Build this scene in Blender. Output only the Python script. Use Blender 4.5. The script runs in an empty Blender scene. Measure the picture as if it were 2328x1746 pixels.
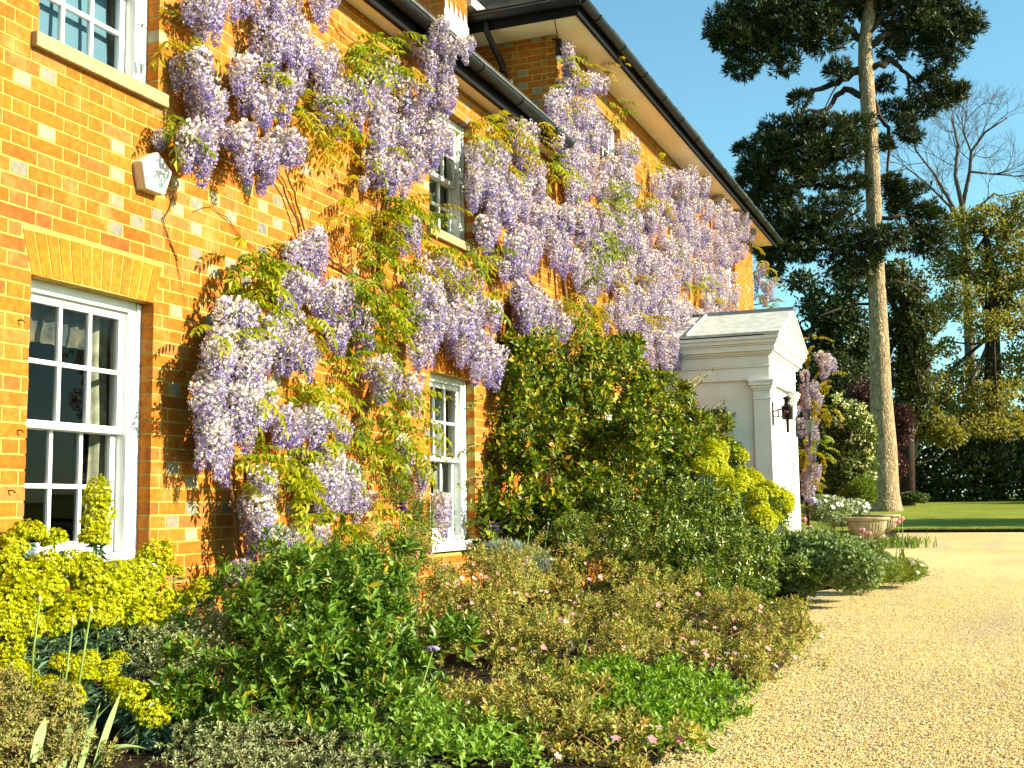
import bpy, math, random
import numpy as np
from math import radians as R, sin, cos, pi

rng = np.random.default_rng(7)
random.seed(7)
S = bpy.context.scene
C = S.collection

# ------------------------------------------------------------------ camera
F, YAW, PIT, ROL = 2690.0, R(21.99), R(6.0), R(-0.69)
CAM = np.array([0.0, -4.345, 1.15])
fw = np.array([cos(YAW)*cos(PIT), sin(YAW)*cos(PIT), sin(PIT)])
r0 = np.array([sin(YAW), -cos(YAW), 0.0])
u0 = np.cross(r0, fw)
rt = r0*cos(ROL)+u0*sin(ROL)
up = -r0*sin(ROL)+u0*cos(ROL)
cd = bpy.data.cameras.new('camera')
cam = bpy.data.objects.new('camera', cd)
C.objects.link(cam)
import mathutils
cam.matrix_world = mathutils.Matrix(((rt[0], up[0], -fw[0], CAM[0]), (rt[1], up[1], -fw[1], CAM[1]), (rt[2], up[2], -fw[2], CAM[2]), (0, 0, 0, 1)))
cd.sensor_width = 36
cd.lens = 36*F/2328
cd.clip_start = 0.05
cd.clip_end = 2000
S.camera = cam

# ------------------------------------------------------------------ light
AZ, EL = R(7), R(25)
sd = np.array([sin(AZ)*cos(EL), -cos(AZ)*cos(EL), sin(EL)])     # towards the sun
w = bpy.data.worlds.new('World')
S.world = w
w.use_nodes = True
nt = w.node_tree
bg = nt.nodes['Background']
sky = nt.nodes.new('ShaderNodeTexSky')
sky.sky_type = 'NISHITA'
sky.sun_disc = False
sky.sun_elevation = EL
sky.sun_rotation = pi-AZ
sky.altitude = 50
sky.air_density = 1.0
sky.dust_density = 0.6
sky.ozone_density = 1.0
tint = nt.nodes.new('ShaderNodeMixRGB')                          # a clear cyan spring sky
tint.blend_type = 'MULTIPLY'
tint.inputs[0].default_value = 1
tint.inputs[2].default_value = (.74, 1.13, 1.06, 1)
nt.links.new(sky.outputs[0], tint.inputs[1])
nt.links.new(tint.outputs[0], bg.inputs[0])
bg.inputs[1].default_value = 0.08
ld = bpy.data.lights.new('sun', 'SUN')
ld.energy = 5.0
ld.angle = R(0.5)
ld.color = (1.0, 0.87, 0.66)
sun = bpy.data.objects.new('sun', ld)
C.objects.link(sun)
sun.rotation_euler = mathutils.Vector(sd).to_track_quat('Z', 'Y').to_euler()
S.view_settings.view_transform = 'Standard'
S.view_settings.look = 'None'
S.view_settings.gamma = 1
S.view_settings.exposure = 1.55
S.view_settings.use_curve_mapping = False
S.render.engine = 'CYCLES'
S.cycles.max_bounces = 6
S.cycles.diffuse_bounces = 1
S.cycles.transparent_max_bounces = 8

# ------------------------------------------------------------------ where things stand
def ray(x, y):
    return fw+rt*(x-1164)/F-up*(y-873)/F
def at(x, y, Y=0.0):                      # point seen at a photo position on the upright plane y = Y
    d = ray(x, y)
    return CAM+d*((Y-CAM[1])/d[1])
def atX(x, y, X):
    d = ray(x, y)
    return CAM+d*((X-CAM[0])/d[0])
def dep(p):
    return float((np.asarray(p)-CAM)@fw)
def proj(p):
    v = np.asarray(p)-CAM
    z = v@fw
    return 1164+F*(v@rt)/z, 873-F*(v@up)/z
def ground_at(x, y):
    d = ray(x, y)
    return CAM+d*(CAM[2]/(.02*d[0]-d[2]))
def gz(x):                                # the drive climbs gently away from the camera
    return 0.02*np.clip(x, -30, 70)

# ------------------------------------------------------------------ mesh helpers
def arrays_mesh(name, V, faces, mats=(), mi=None, smooth=False):
    """faces: (n,k) int array or list of such arrays"""
    if not isinstance(faces, (list, tuple)):
        faces = [faces]
    V = np.asarray(V, np.float32)
    me = bpy.data.meshes.new(name)
    me.vertices.add(len(V))
    me.vertices.foreach_set('co', V.ravel())
    tot = np.concatenate([np.full(len(f), f.shape[1], np.int32) for f in faces])
    idx = np.concatenate([np.asarray(f, np.int32).ravel() for f in faces])
    me.loops.add(len(idx))
    me.loops.foreach_set('vertex_index', idx)
    me.polygons.add(len(tot))
    st = np.concatenate([[0], np.cumsum(tot)[:-1]]).astype(np.int32)
    me.polygons.foreach_set('loop_start', st)
    me.polygons.foreach_set('loop_total', tot)
    for m in mats:
        me.materials.append(m)
    if mi is not None:
        me.polygons.foreach_set('material_index', np.asarray(mi, np.int32))
    me.polygons.foreach_set('use_smooth', np.full(len(tot), bool(smooth)))
    me.update(calc_edges=True)
    me.validate()
    return me

class MB:
    """collects boxes, tubes, lathes and prisms; build() links them as ONE mesh object"""
    def __init__(s):
        s.v = []; s.f = []; s.m = []; s.sm = []
    def add(s, vs, fs, m=0, smooth=False):
        n = len(s.v)
        s.v += [tuple(map(float, p)) for p in vs]
        for f in fs:
            s.f.append(tuple(i+n for i in f)); s.m.append(m); s.sm.append(smooth)
    def box(s, x0, x1, y0, y1, z0, z1, m=0):
        s.add([(x0, y0, z0), (x1, y0, z0), (x1, y1, z0), (x0, y1, z0), (x0, y0, z1), (x1, y0, z1), (x1, y1, z1), (x0, y1, z1)],
              [(0, 3, 2, 1), (4, 5, 6, 7), (0, 1, 5, 4), (1, 2, 6, 5), (2, 3, 7, 6), (3, 0, 4, 7)], m)
    def tube(s, pts, rad, n=8, m=0, cap=True):
        pts = [np.asarray(p, float) for p in pts]
        if np.isscalar(rad):
            rad = [rad]*len(pts)
        vs = []; fs = []
        prev = None
        for i, p in enumerate(pts):
            t = pts[min(i+1, len(pts)-1)]-pts[max(i-1, 0)]
            t = t/(np.linalg.norm(t)+1e-9)
            if prev is None:
                a = np.array([0, 0, 1.0]) if abs(t[2]) < .9 else np.array([1.0, 0, 0])
                a = np.cross(t, a)
            else:
                a = prev-t*(prev@t)
            a /= np.linalg.norm(a)+1e-9
            prev = a
            b = np.cross(t, a)
            for k in range(n):
                q = 2*pi*k/n
                vs.append(p+rad[i]*(cos(q)*a+sin(q)*b))
        for i in range(len(pts)-1):
            for k in range(n):
                k2 = (k+1) % n
                fs.append((i*n+k, i*n+k2, (i+1)*n+k2, (i+1)*n+k))
        if cap:
            fs.append(tuple(range(n-1, -1, -1))); fs.append(tuple((len(pts)-1)*n+k for k in range(n)))
        s.add(vs, fs, m, True)
    def lathe(s, prof, c=(0, 0, 0), n=32, m=0, flute=0, fl=(0, 0), smooth=True):
        vs = []; fs = []
        for (r, z) in prof:
            for k in range(n):
                q = 2*pi*k/n
                rr = r
                if flute and fl[0] <= z <= fl[1]:
                    rr = r*(1-0.07*abs(cos(flute*q/2))**4)
                vs.append((c[0]+rr*cos(q), c[1]+rr*sin(q), c[2]+z))
        for i in range(len(prof)-1):
            for k in range(n):
                k2 = (k+1) % n
                fs.append((i*n+k, i*n+k2, (i+1)*n+k2, (i+1)*n+k))
        fs.append(tuple(range(n-1, -1, -1))); fs.append(tuple((len(prof)-1)*n+k for k in range(n)))
        s.add(vs, fs, m, smooth)
    def prism(s, poly, d, m=0):               # poly: 3d points of one face, d: extrusion vector
        n = len(poly)
        d = np.asarray(d, float)
        vs = [np.asarray(p, float) for p in poly]+[np.asarray(p, float)+d for p in poly]
        fs = [tuple(range(n)), tuple(range(2*n-1, n-1, -1))]
        for i in range(n):
            j = (i+1) % n
            fs.append((i, i+n, j+n, j))
        s.add(vs, fs, m)
    def build(s, name, mats, parent=None, bevel=0):
        if not isinstance(mats, (list, tuple)):
            mats = [mats]
        me = bpy.data.meshes.new(name)
        me.from_pydata(s.v, [], s.f)
        for m in mats:
            me.materials.append(m)
        me.polygons.foreach_set('material_index', s.m)
        me.polygons.foreach_set('use_smooth', s.sm)
        import bmesh
        bm = bmesh.new(); bm.from_mesh(me)
        bmesh.ops.recalc_face_normals(bm, faces=bm.faces)
        if bevel:
            es = [e for e in bm.edges if len(e.link_faces) == 2 and e.calc_face_angle(0) > .6]
            bmesh.ops.bevel(bm, geom=es, offset=bevel, segments=1, affect='EDGES')
        bm.to_mesh(me); bm.free()
        return link(name, me, parent)

def link(name, me, parent=None, kind=None):
    o = bpy.data.objects.new(name, me)
    C.objects.link(o)
    if parent is not None:
        o.parent = parent
    if kind:
        o['kind'] = kind
    return o
def tag(o, label, cat, group=None):
    o['label'] = label; o['category'] = cat
    if group:
        o['group'] = group
    return o
def thing(name, label, cat, group=None, loc=(0, 0, 0)):
    o = bpy.data.objects.new(name, None)
    o.empty_display_size = .2
    o.location = loc
    C.objects.link(o)
    return tag(o, label, cat, group)

# ------------------------------------------------------------------ materials
def node(nt, t, **k):
    n = nt.nodes.new(t)
    for a, b in k.items():
        setattr(n, a, b)
    return n
def mat(name, col, rough=.6, spec=.3, noise=0, nscale=8, bump=0, bscale=60, col2=None, metal=0):
    m = bpy.data.materials.new(name)
    m.use_nodes = True
    t = m.node_tree
    b = t.nodes['Principled BSDF']
    b.inputs['Base Color'].default_value = (*col, 1)
    b.inputs['Roughness'].default_value = rough
    b.inputs['Specular IOR Level'].default_value = spec
    b.inputs['Metallic'].default_value = metal
    if noise or col2 or bump:
        g = node(t, 'ShaderNodeNewGeometry')
    if noise or col2:
        n = node(t, 'ShaderNodeTexNoise')
        n.inputs['Scale'].default_value = nscale
        n.inputs['Detail'].default_value = 6
        t.links.new(g.outputs['Position'], n.inputs['Vector'])
        cr = node(t, 'ShaderNodeValToRGB')
        cr.color_ramp.elements[0].position = .35
        cr.color_ramp.elements[1].position = .68
        c2 = col2 if col2 else tuple(c*(1-noise) for c in col)
        cr.color_ramp.elements[0].color = (*c2, 1)
        cr.color_ramp.elements[1].color = (*col, 1)
        t.links.new(n.outputs['Fac'], cr.inputs[0])
        t.links.new(cr.outputs[0], b.inputs['Base Color'])
    if bump:
        n2 = node(t, 'ShaderNodeTexNoise')
        n2.inputs['Scale'].default_value = bscale
        n2.inputs['Detail'].default_value = 5
        t.links.new(g.outputs['Position'], n2.inputs['Vector'])
        bp = node(t, 'ShaderNodeBump')
        bp.inputs['Strength'].default_value = bump
        bp.inputs['Distance'].default_value = .02
        t.links.new(n2.outputs['Fac'], bp.inputs['Height'])
        t.links.new(bp.outputs[0], b.inputs['Normal'])
    return m
def leafmat(name, cols, rough=.45, spec=.35, trans=.3, tcol=1.5):
    """colour picked per leaf among cols [(rgb, weight)]; light also comes through the blade"""
    m = bpy.data.materials.new(name)
    m.use_nodes = True
    t = m.node_tree
    b = t.nodes['Principled BSDF']
    b.inputs['Roughness'].default_value = rough
    b.inputs['Specular IOR Level'].default_value = spec
    g = node(t, 'ShaderNodeNewGeometry')
    oi = node(t, 'ShaderNodeObjectInfo')
    ad = node(t, 'ShaderNodeMath', operation='ADD')
    t.links.new(g.outputs['Random Per Island'], ad.inputs[0])
    t.links.new(oi.outputs['Random'], ad.inputs[1])
    fr = node(t, 'ShaderNodeMath', operation='FRACT')
    t.links.new(ad.outputs[0], fr.inputs[0])
    cr = node(t, 'ShaderNodeValToRGB')
    cr.color_ramp.interpolation = 'LINEAR'
    tot = sum(x[1] for x in cols); a = 0
    els = cr.color_ramp.elements
    while len(els) < len(cols):
        els.new(.5)
    for e, (c, wt) in zip(els, cols):
        e.position = min(1, (a+wt/2)/tot); a += wt
        e.color = (*c, 1)
    t.links.new(fr.outputs[0], cr.inputs[0])
    t.links.new(cr.outputs[0], b.inputs['Base Color'])
    if trans:
        tr = node(t, 'ShaderNodeBsdfTranslucent')
        mx = node(t, 'ShaderNodeMixShader')
        mx.inputs[0].default_value = trans
        ml = node(t, 'ShaderNodeMixRGB', blend_type='MULTIPLY')
        ml.inputs[0].default_value = 1
        ml.inputs[2].default_value = (tcol, tcol, tcol*.5, 1)
        t.links.new(cr.outputs[0], ml.inputs[1])
        t.links.new(ml.outputs[0], tr.inputs[0])
        t.links.new(b.outputs[0], mx.inputs[1]); t.links.new(tr.outputs[0], mx.inputs[2])
        t.links.new(mx.outputs[0], t.nodes['Material Output'].inputs[0])
    return m

def brickmat(name, cols, stain=.5):
    m = leafmat(name, cols, rough=.85, spec=.15, trans=0)
    t = m.node_tree
    b = t.nodes['Principled BSDF']
    cr = [n for n in t.nodes if n.type == 'VALTORGB'][0]
    g = [n for n in t.nodes if n.type == 'NEW_GEOMETRY'][0]
    def ns(scale, detail):
        n = node(t, 'ShaderNodeTexNoise')
        n.inputs['Scale'].default_value = scale; n.inputs['Detail'].default_value = detail
        t.links.new(g.outputs['Position'], n.inputs['Vector'])
        return n
    n1 = ns(26, 8)
    mr = node(t, 'ShaderNodeMapRange')
    mr.inputs[1].default_value = .3; mr.inputs[2].default_value = .75; mr.inputs[3].default_value = .72; mr.inputs[4].default_value = 1.25
    t.links.new(n1.outputs['Fac'], mr.inputs[0])
    ml = node(t, 'ShaderNodeMixRGB', blend_type='MULTIPLY'); ml.inputs[0].default_value = 1
    t.links.new(cr.outputs[0], ml.inputs[1]); t.links.new(mr.outputs[0], ml.inputs[2])
    n2 = ns(4.5, 9)                                   # pale lime bloom left by old climbers
    r2 = node(t, 'ShaderNodeMapRange')
    r2.inputs[1].default_value = .56; r2.inputs[2].default_value = .78; r2.inputs[3].default_value = 0; r2.inputs[4].default_value = stain
    t.links.new(n2.outputs['Fac'], r2.inputs[0])
    n4 = ns(1.3, 7)                                   # sooty damp patches
    r4 = node(t, 'ShaderNodeMapRange')
    r4.inputs[1].default_value = .5; r4.inputs[2].default_value = .72; r4.inputs[3].default_value = 1; r4.inputs[4].default_value = .68
    t.links.new(n4.outputs['Fac'], r4.inputs[0])
    m4 = node(t, 'ShaderNodeMixRGB', blend_type='MULTIPLY'); m4.inputs[0].default_value = 1
    t.links.new(ml.outputs[0], m4.inputs[1]); t.links.new(r4.outputs[0], m4.inputs[2]); ml = m4
    mx = node(t, 'ShaderNodeMixRGB')
    mx.inputs[2].default_value = (.44, .26, .09, 1)
    t.links.new(r2.outputs[0], mx.inputs[0]); t.links.new(ml.outputs[0], mx.inputs[1])
    t.links.new(mx.outputs[0], b.inputs['Base Color'])
    bp = node(t, 'ShaderNodeBump'); bp.inputs['Strength'].default_value = .5; bp.inputs['Distance'].default_value = .006
    n3 = ns(90, 6)
    t.links.new(n3.outputs['Fac'], bp.inputs['Height']); t.links.new(bp.outputs[0], b.inputs['Normal'])
    return m

M = {}
M['brick'] = brickmat('red_brick', [((.37, .105, .009), 1.5), ((.40, .122, .009), 4), ((.38, .115, .012), 3), ((.42, .138, .012), 4), ((.39, .145, .034), 2), ((.33, .092, .014), .7)], .75)
M['burnt'] = brickmat('grey_header_brick', [((.22, .20, .15), 2), ((.28, .25, .18), 2), ((.34, .26, .14), 2), ((.17, .15, .13), 1)], .35)
M['gauged'] = brickmat('gauged_brick', [((.42, .125, .008), 1), ((.47, .16, .01), 1), ((.44, .14, .012), 1)], .35)
M['mortar'] = mat('lime_mortar', (.52, .36, .085), .95, .1, noise=.35, nscale=12, bump=.3, bscale=120)
M['white'] = mat('white_gloss_paint', (.78, .78, .76), .35, .4, noise=.06, nscale=5)
M['wornwhite'] = mat('worn_white_paint', (.80, .83, .78), .5, .3, noise=.14, nscale=22, bump=.2, bscale=80)
M['porchwhite'] = mat('porch_white_paint', (.84, .85, .82), .5, .35, col2=(.74, .76, .70), nscale=4, bump=.06, bscale=25)
M['stone'] = mat('sill_stone', (.36, .30, .15), .85, .2, noise=.3, nscale=18, bump=.3, bscale=90)
M['urnstone'] = mat('weathered_stone', (.40, .33, .19), .9, .15, bump=.5, bscale=50, col2=(.24, .2, .12), nscale=9)
M['black'] = mat('black_gloss_paint', (.007, .007, .007), .4, .3, noise=.4, nscale=6)
M['blackmatt'] = mat('black_board_paint', (.006, .006, .006), .6, .12)
M['moss'] = mat('mossy_slate_edge', (.10, .085, .03), .95, .1, col2=(.03, .03, .022), nscale=14, bump=.6, bscale=40)
M['soffit'] = mat('cream_soffit_paint', (.88, .80, .58), .7, .2, col2=(.80, .68, .44), nscale=2.5)
M['slate'] = mat('blue_grey_slate', (.10, .11, .12), .55, .4, col2=(.20, .19, .15), nscale=6, bump=.3, bscale=40)
M['lead'] = mat('weathered_lead', (.56, .60, .54), .5, .4, noise=.3, nscale=7, bump=.15, bscale=30)
M['leaddark'] = mat('dark_lead_capping', (.10, .12, .14), .5, .4, noise=.3, nscale=9)
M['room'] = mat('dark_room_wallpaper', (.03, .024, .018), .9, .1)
M['curtain'] = mat('cream_curtain_cloth', (.36, .35, .25), .9, .1, col2=(.16, .17, .13), nscale=16)
M['valance'] = mat('shaded_valance_print', (.14, .12, .07), .9, .1, col2=(.03, .04, .045), nscale=14)  # cream print coloured dark: the window head's shadow is in its colour
M['blind'] = mat('pale_blue_blind', (.10, .19, .25), .9, .1, noise=.1, nscale=4)
M['grey_net'] = mat('grey_net_cloth', (.26, .28, .22), .9, .1, noise=.4, nscale=7)
M['plastic'] = mat('white_plastic', (.82, .82, .83), .4, .4)
M['plasticside'] = mat('shaded_side_plastic', (.60, .52, .36), .5, .3)  # tan of the casing's shaded side put into its colour
M['blueprint'] = mat('blue_print', (.05, .12, .35), .6)
M['greyprint'] = mat('faint_grey_print', (.42, .42, .46), .6)
M['soil'] = mat('dark_bed_soil', (.035, .024, .014), .95, .1, noise=.5, nscale=20, bump=1, bscale=40)
M['stem'] = mat('brown_climber_stem', (.14, .075, .03), .9, .1, noise=.4, nscale=30)
M['palestem'] = mat('pale_twig', (.30, .22, .09), .85, .15, noise=.3, nscale=30)
M['twig'] = mat('dead_brown_twig', (.16, .095, .045), .9, .1)
M['greenstem'] = mat('green_flower_stem', (.13, .20, .035), .5, .3)
def barkmat():
    m = mat('pine_bark', (.42, .31, .17), .92, .1)
    t = m.node_tree; b = t.nodes['Principled BSDF']
    g = node(t, 'ShaderNodeNewGeometry')
    mp = node(t, 'ShaderNodeMapping'); mp.inputs['Scale'].default_value = (1, 1, .38)
    t.links.new(g.outputs['Position'], mp.inputs[0])
    nz = node(t, 'ShaderNodeTexNoise'); nz.inputs['Scale'].default_value = 3; t.links.new(mp.outputs[0], nz.inputs['Vector'])
    ad = node(t, 'ShaderNodeMixRGB', blend_type='ADD'); ad.inputs[0].default_value = .6
    t.links.new(mp.outputs[0], ad.inputs[1]); t.links.new(nz.outputs['Color'], ad.inputs[2])
    v = node(t, 'ShaderNodeTexVoronoi', feature='DISTANCE_TO_EDGE'); v.inputs['Scale'].default_value = 15
    t.links.new(ad.outputs[0], v.inputs['Vector'])
    v2 = node(t, 'ShaderNodeTexVoronoi'); v2.inputs['Scale'].default_value = 15
    t.links.new(ad.outputs[0], v2.inputs['Vector'])
    cr = node(t, 'ShaderNodeValToRGB'); e = cr.color_ramp.elements
    e[0].position = .0; e[0].color = (.20, .14, .085, 1); e[1].position = .22; e[1].color = (.46, .345, .20, 1)
    t.links.new(v.outputs['Distance'], cr.inputs[0])
    sp = node(t, 'ShaderNodeSeparateColor'); t.links.new(v2.outputs['Color'], sp.inputs[0])
    mr = node(t, 'ShaderNodeMapRange'); mr.inputs[3].default_value = .6; mr.inputs[4].default_value = 1.15
    t.links.new(sp.outputs[0], mr.inputs[0])
    ml = node(t, 'ShaderNodeMixRGB', blend_type='MULTIPLY'); ml.inputs[0].default_value = 1
    t.links.new(cr.outputs[0], ml.inputs[1]); t.links.new(mr.outputs[0], ml.inputs[2])
    t.links.new(ml.outputs[0], b.inputs['Base Color'])
    bp = node(t, 'ShaderNodeBump'); bp.inputs['Strength'].default_value = 1; bp.inputs['Distance'].default_value = .05
    t.links.new(v.outputs['Distance'], bp.inputs['Height']); t.links.new(bp.outputs[0], b.inputs['Normal'])
    return m
M['bark'] = barkmat()
M['barkdark'] = mat('dark_limb_bark', (.055, .04, .028), .9, .1, noise=.4, nscale=6, bump=.6, bscale=14)
M['greybark'] = mat('grey_twig_bark', (.12, .10, .075), .9, .1)
M['palebark'] = mat('pale_tree_bark', (.36, .30, .16), .85, .1, noise=.4, nscale=6)
def glassmat():
    m = bpy.data.materials.new('window_glass'); m.use_nodes = True
    t = m.node_tree; t.nodes.remove(t.nodes['Principled BSDF'])
    tr = node(t, 'ShaderNodeBsdfTransparent'); tr.inputs[0].default_value = (.9, .94, .93, 1)
    gl = node(t, 'ShaderNodeBsdfGlossy'); gl.inputs['Roughness'].default_value = .02
    fr = node(t, 'ShaderNodeFresnel'); fr.inputs[0].default_value = 1.3
    mx = node(t, 'ShaderNodeMixShader')
    t.links.new(fr.outputs[0], mx.inputs[0]); t.links.new(tr.outputs[0], mx.inputs[1]); t.links.new(gl.outputs[0], mx.inputs[2])
    t.links.new(mx.outputs[0], t.nodes['Material Output'].inputs[0])
    return m
M['glass'] = glassmat()

# ------------------------------------------------------------------ ground
def sheet(name, poly, dz, m, step=None):
    """flat polygon laid on the sloping ground"""
    V = [(x, y, gz(x)+dz) for x, y in poly]
    me = bpy.data.meshes.new(name); me.from_pydata(V, [], [tuple(range(len(V)))]); me.materials.append(m)
    return link(name, me, None, 'structure')
def grid(name, xs, ys, dz, m, fn=None):
    X, Y = np.meshgrid(xs, ys, indexing='ij')
    Z = gz(X)+dz
    if fn is not None:
        Z = Z+fn(X, Y)
    V = np.stack([X, Y, Z], -1).reshape(-1, 3)
    nx, ny = len(xs), len(ys)
    i = np.arange((nx-1)*(ny-1)); a = (i//(ny-1))*ny+i % (ny-1)
    Fc = np.stack([a, a+ny, a+ny+1, a+1], 1)
    return link(name, arrays_mesh(name, V, Fc, [m], smooth=True), None, 'structure')

def groundmat(name, cols, sc, big=.35, bump=.6, rough=.95, tracks=0):
    m = bpy.data.materials.new(name); m.use_nodes = True
    t = m.node_tree; b = t.nodes['Principled BSDF']
    b.inputs['Roughness'].default_value = rough; b.inputs['Specular IOR Level'].default_value = .1
    g = node(t, 'ShaderNodeNewGeometry')
    v = node(t, 'ShaderNodeTexVoronoi'); v.inputs['Scale'].default_value = sc
    t.links.new(g.outputs['Position'], v.inputs['Vector'])
    sp = node(t, 'ShaderNodeSeparateColor'); t.links.new(v.outputs['Color'], sp.inputs[0])
    cr = node(t, 'ShaderNodeValToRGB'); cr.color_ramp.interpolation = 'CONSTANT'
    els = cr.color_ramp.elements
    while len(els) < len(cols):
        els.new(.5)
    tot = sum(c[1] for c in cols); a = 0
    for e, (c, wt) in zip(els, cols):
        e.position = a/tot; a += wt; e.color = (*c, 1)
    t.links.new(sp.outputs[0], cr.inputs[0])
    n = node(t, 'ShaderNodeTexNoise'); n.inputs['Scale'].default_value = .6; n.inputs['Detail'].default_value = 8
    t.links.new(g.outputs['Position'], n.inputs['Vector'])
    mr = node(t, 'ShaderNodeMapRange'); mr.inputs[1].default_value = .3; mr.inputs[2].default_value = .7; mr.inputs[3].default_value = 1-big; mr.inputs[4].default_value = 1+big*.4
    t.links.new(n.outputs['Fac'], mr.inputs[0])
    ml = node(t, 'ShaderNodeMixRGB', blend_type='MULTIPLY'); ml.inputs[0].default_value = 1
    t.links.new(cr.outputs[0], ml.inputs[1]); t.links.new(mr.outputs[0], ml.inputs[2])
    if tracks:                                        # wheel worn, thinner and greyer lengths along the drive
        mp = node(t, 'ShaderNodeMapping'); mp.inputs['Scale'].default_value = (.16, 1.5, 1)
        t.links.new(g.outputs['Position'], mp.inputs[0])
        n2 = node(t, 'ShaderNodeTexNoise'); n2.inputs['Scale'].default_value = 1.6; n2.inputs['Detail'].default_value = 5
        t.links.new(mp.outputs[0], n2.inputs['Vector'])
        r2 = node(t, 'ShaderNodeMapRange'); r2.inputs[1].default_value = .48; r2.inputs[2].default_value = .66; r2.inputs[3].default_value = 0; r2.inputs[4].default_value = tracks
        t.links.new(n2.outputs['Fac'], r2.inputs[0])
        m2 = node(t, 'ShaderNodeMixRGB'); m2.inputs[2].default_value = (.36, .31, .23, 1)
        t.links.new(r2.outputs[0], m2.inputs[0]); t.links.new(ml.outputs[0], m2.inputs[1]); ml = m2
    t.links.new(ml.outputs[0], b.inputs['Base Color'])
    bp = node(t, 'ShaderNodeBump'); bp.inputs['Strength'].default_value = bump; bp.inputs['Distance'].default_value = .012; bp.invert = True
    t.links.new(v.outputs['Distance'], bp.inputs['Height']); t.links.new(bp.outputs[0], b.inputs['Normal'])
    return m
GRAV = [((.60, .46, .17), 5), ((.56, .39, .10), 3), ((.66, .56, .30), 3), ((.44, .34, .17), 2), ((.50, .45, .35), 1.2), ((.24, .17, .09), .7)]
M['gravel'] = groundmat('yellow_gravel', GRAV, 78, .2, .5, tracks=.45)
M['lawn'] = groundmat('mown_lawn', [((.18, .22, .02), 3), ((.22, .25, .025), 3), ((.15, .19, .018), 2), ((.26, .26, .04), 1)], 26, .3, .8)
M['field'] = groundmat('rough_grass', [((.06, .10, .012), 3), ((.08, .11, .02), 2)], 9, .4, .5)
far = np.concatenate([[-400, -120, -40], np.arange(-20, 72, 2.0), [90, 140, 260, 520, 900]])
grid('ground', far, np.array([-700, -300, -120, -50, -25, -12, -5, 0, 5, 12, 25, 50, 120, 300, 700.0]), -.012, M['field'])
grid('gravel_drive', np.arange(-14, 27.3, 1.7), np.linspace(-16, -.2, 9), -.004, M['gravel'])
lx = np.concatenate([[27.0], np.arange(28, 70.1, 3.5)])
def lawnshape(X, Y):
    return .05*np.sin(X*.21+Y*.13)+.04
lo = grid('lawn', lx, np.linspace(-45, 26, 30), .03, M['lawn'], lawnshape)
# lawn edge: a low cut face of soil where turf meets gravel
mb = MB(); mb.box(26.86, 27.0, -45, -2.5, gz(27)-.02, gz(27)+.055)
e = mb.build('lawn_edge', M['soil']); e['kind'] = 'structure'
BED = [(-4, -2.95), (3.0, -2.98), (4.8, -3.0), (6, -3.03), (7.6, -3.08), (9.4, -3.0), (10.2, -2.8), (11.3, -2.6), (12.6, -2.5), (13.1, -2.7), (14, -3.25), (15, -3.55), (15.8, -3.45), (16.3, -3.0), (16.4, -.05), (-4, -.05)]
def mound(poly, name, dz):
    """bed of soil, a little proud of the gravel, thicker towards the middle"""
    n = len(poly); c = np.mean(poly, 0)
    V = []; Fc = []
    for k, s in enumerate((1.0, .97, .6)):
        for (x, y) in poly:
            px = c[0]+(x-c[0])*(1-(1-s)*.3); py = c[1]+(y-c[1])*s
            V.append((px, py, gz(px)+(-.005, dz*.6, dz)[k]))
    for k in range(2):
        for i in range(n):
            j = (i+1) % n
            Fc.append((k*n+i, k*n+j, (k+1)*n+j, (k+1)*n+i))
    Fc.append(tuple(2*n+i for i in range(n)))
    me = bpy.data.meshes.new(name); me.from_pydata(V, [], Fc); me.materials.append(M['soil'])
    return link(name, me, None, 'structure')
mound(BED, 'flower_bed', .07)
mound([(19.0, -1.7), (20, -2.2), (22, -2.5), (24.5, -2.6), (26.5, -2.4), (26.6, -.05), (19.0, -.05)], 'flower_bed', .06)

# loose stones of the drive near the camera
def pebbles(n):
    u = rng.random(n)
    X = 4.2+u**1.5*9.5
    Y = -3.0-rng.random(n)*np.minimum(.4+(X-3.2)*.62, 5.5)
    base = np.array([(1, 0, 0), (-1, 0, 0), (0, 1, 0), (0, -1, 0), (0, 0, 1), (0, 0, -.5)], float)
    tri = np.array([(0, 2, 4), (2, 1, 4), (1, 3, 4), (3, 0, 4)])
    s = rng.uniform(.0035, .0075, (n, 1, 1))*np.array([1, .8, .55])
    s = s*rng.uniform(.7, 1.3, (n, 1, 3))
    V = base[None]*s+rng.normal(0, .0012, (n, 6, 3))
    a = rng.random(n)*6.28
    ca, sa = np.cos(a), np.sin(a)
    Vr = V.copy(); Vr[..., 0] = V[..., 0]*ca[:, None]-V[..., 1]*sa[:, None]; Vr[..., 1] = V[..., 0]*sa[:, None]+V[..., 1]*ca[:, None]
    Vr += np.stack([X, Y, gz(X)+.001], -1)[:, None]
    f = (tri[None]+np.arange(n)[:, None, None]*6).reshape(-1, 3)
    return Vr.reshape(-1, 3), f
v, f = pebbles(120000)
M['pebble'] = leafmat('gravel_stone', [(c, wt) for c, wt in GRAV], .85, .2, 0)
link('loose_gravel', arrays_mesh('loose_gravel', v, f, [M['pebble']]), None, 'stuff')

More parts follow.
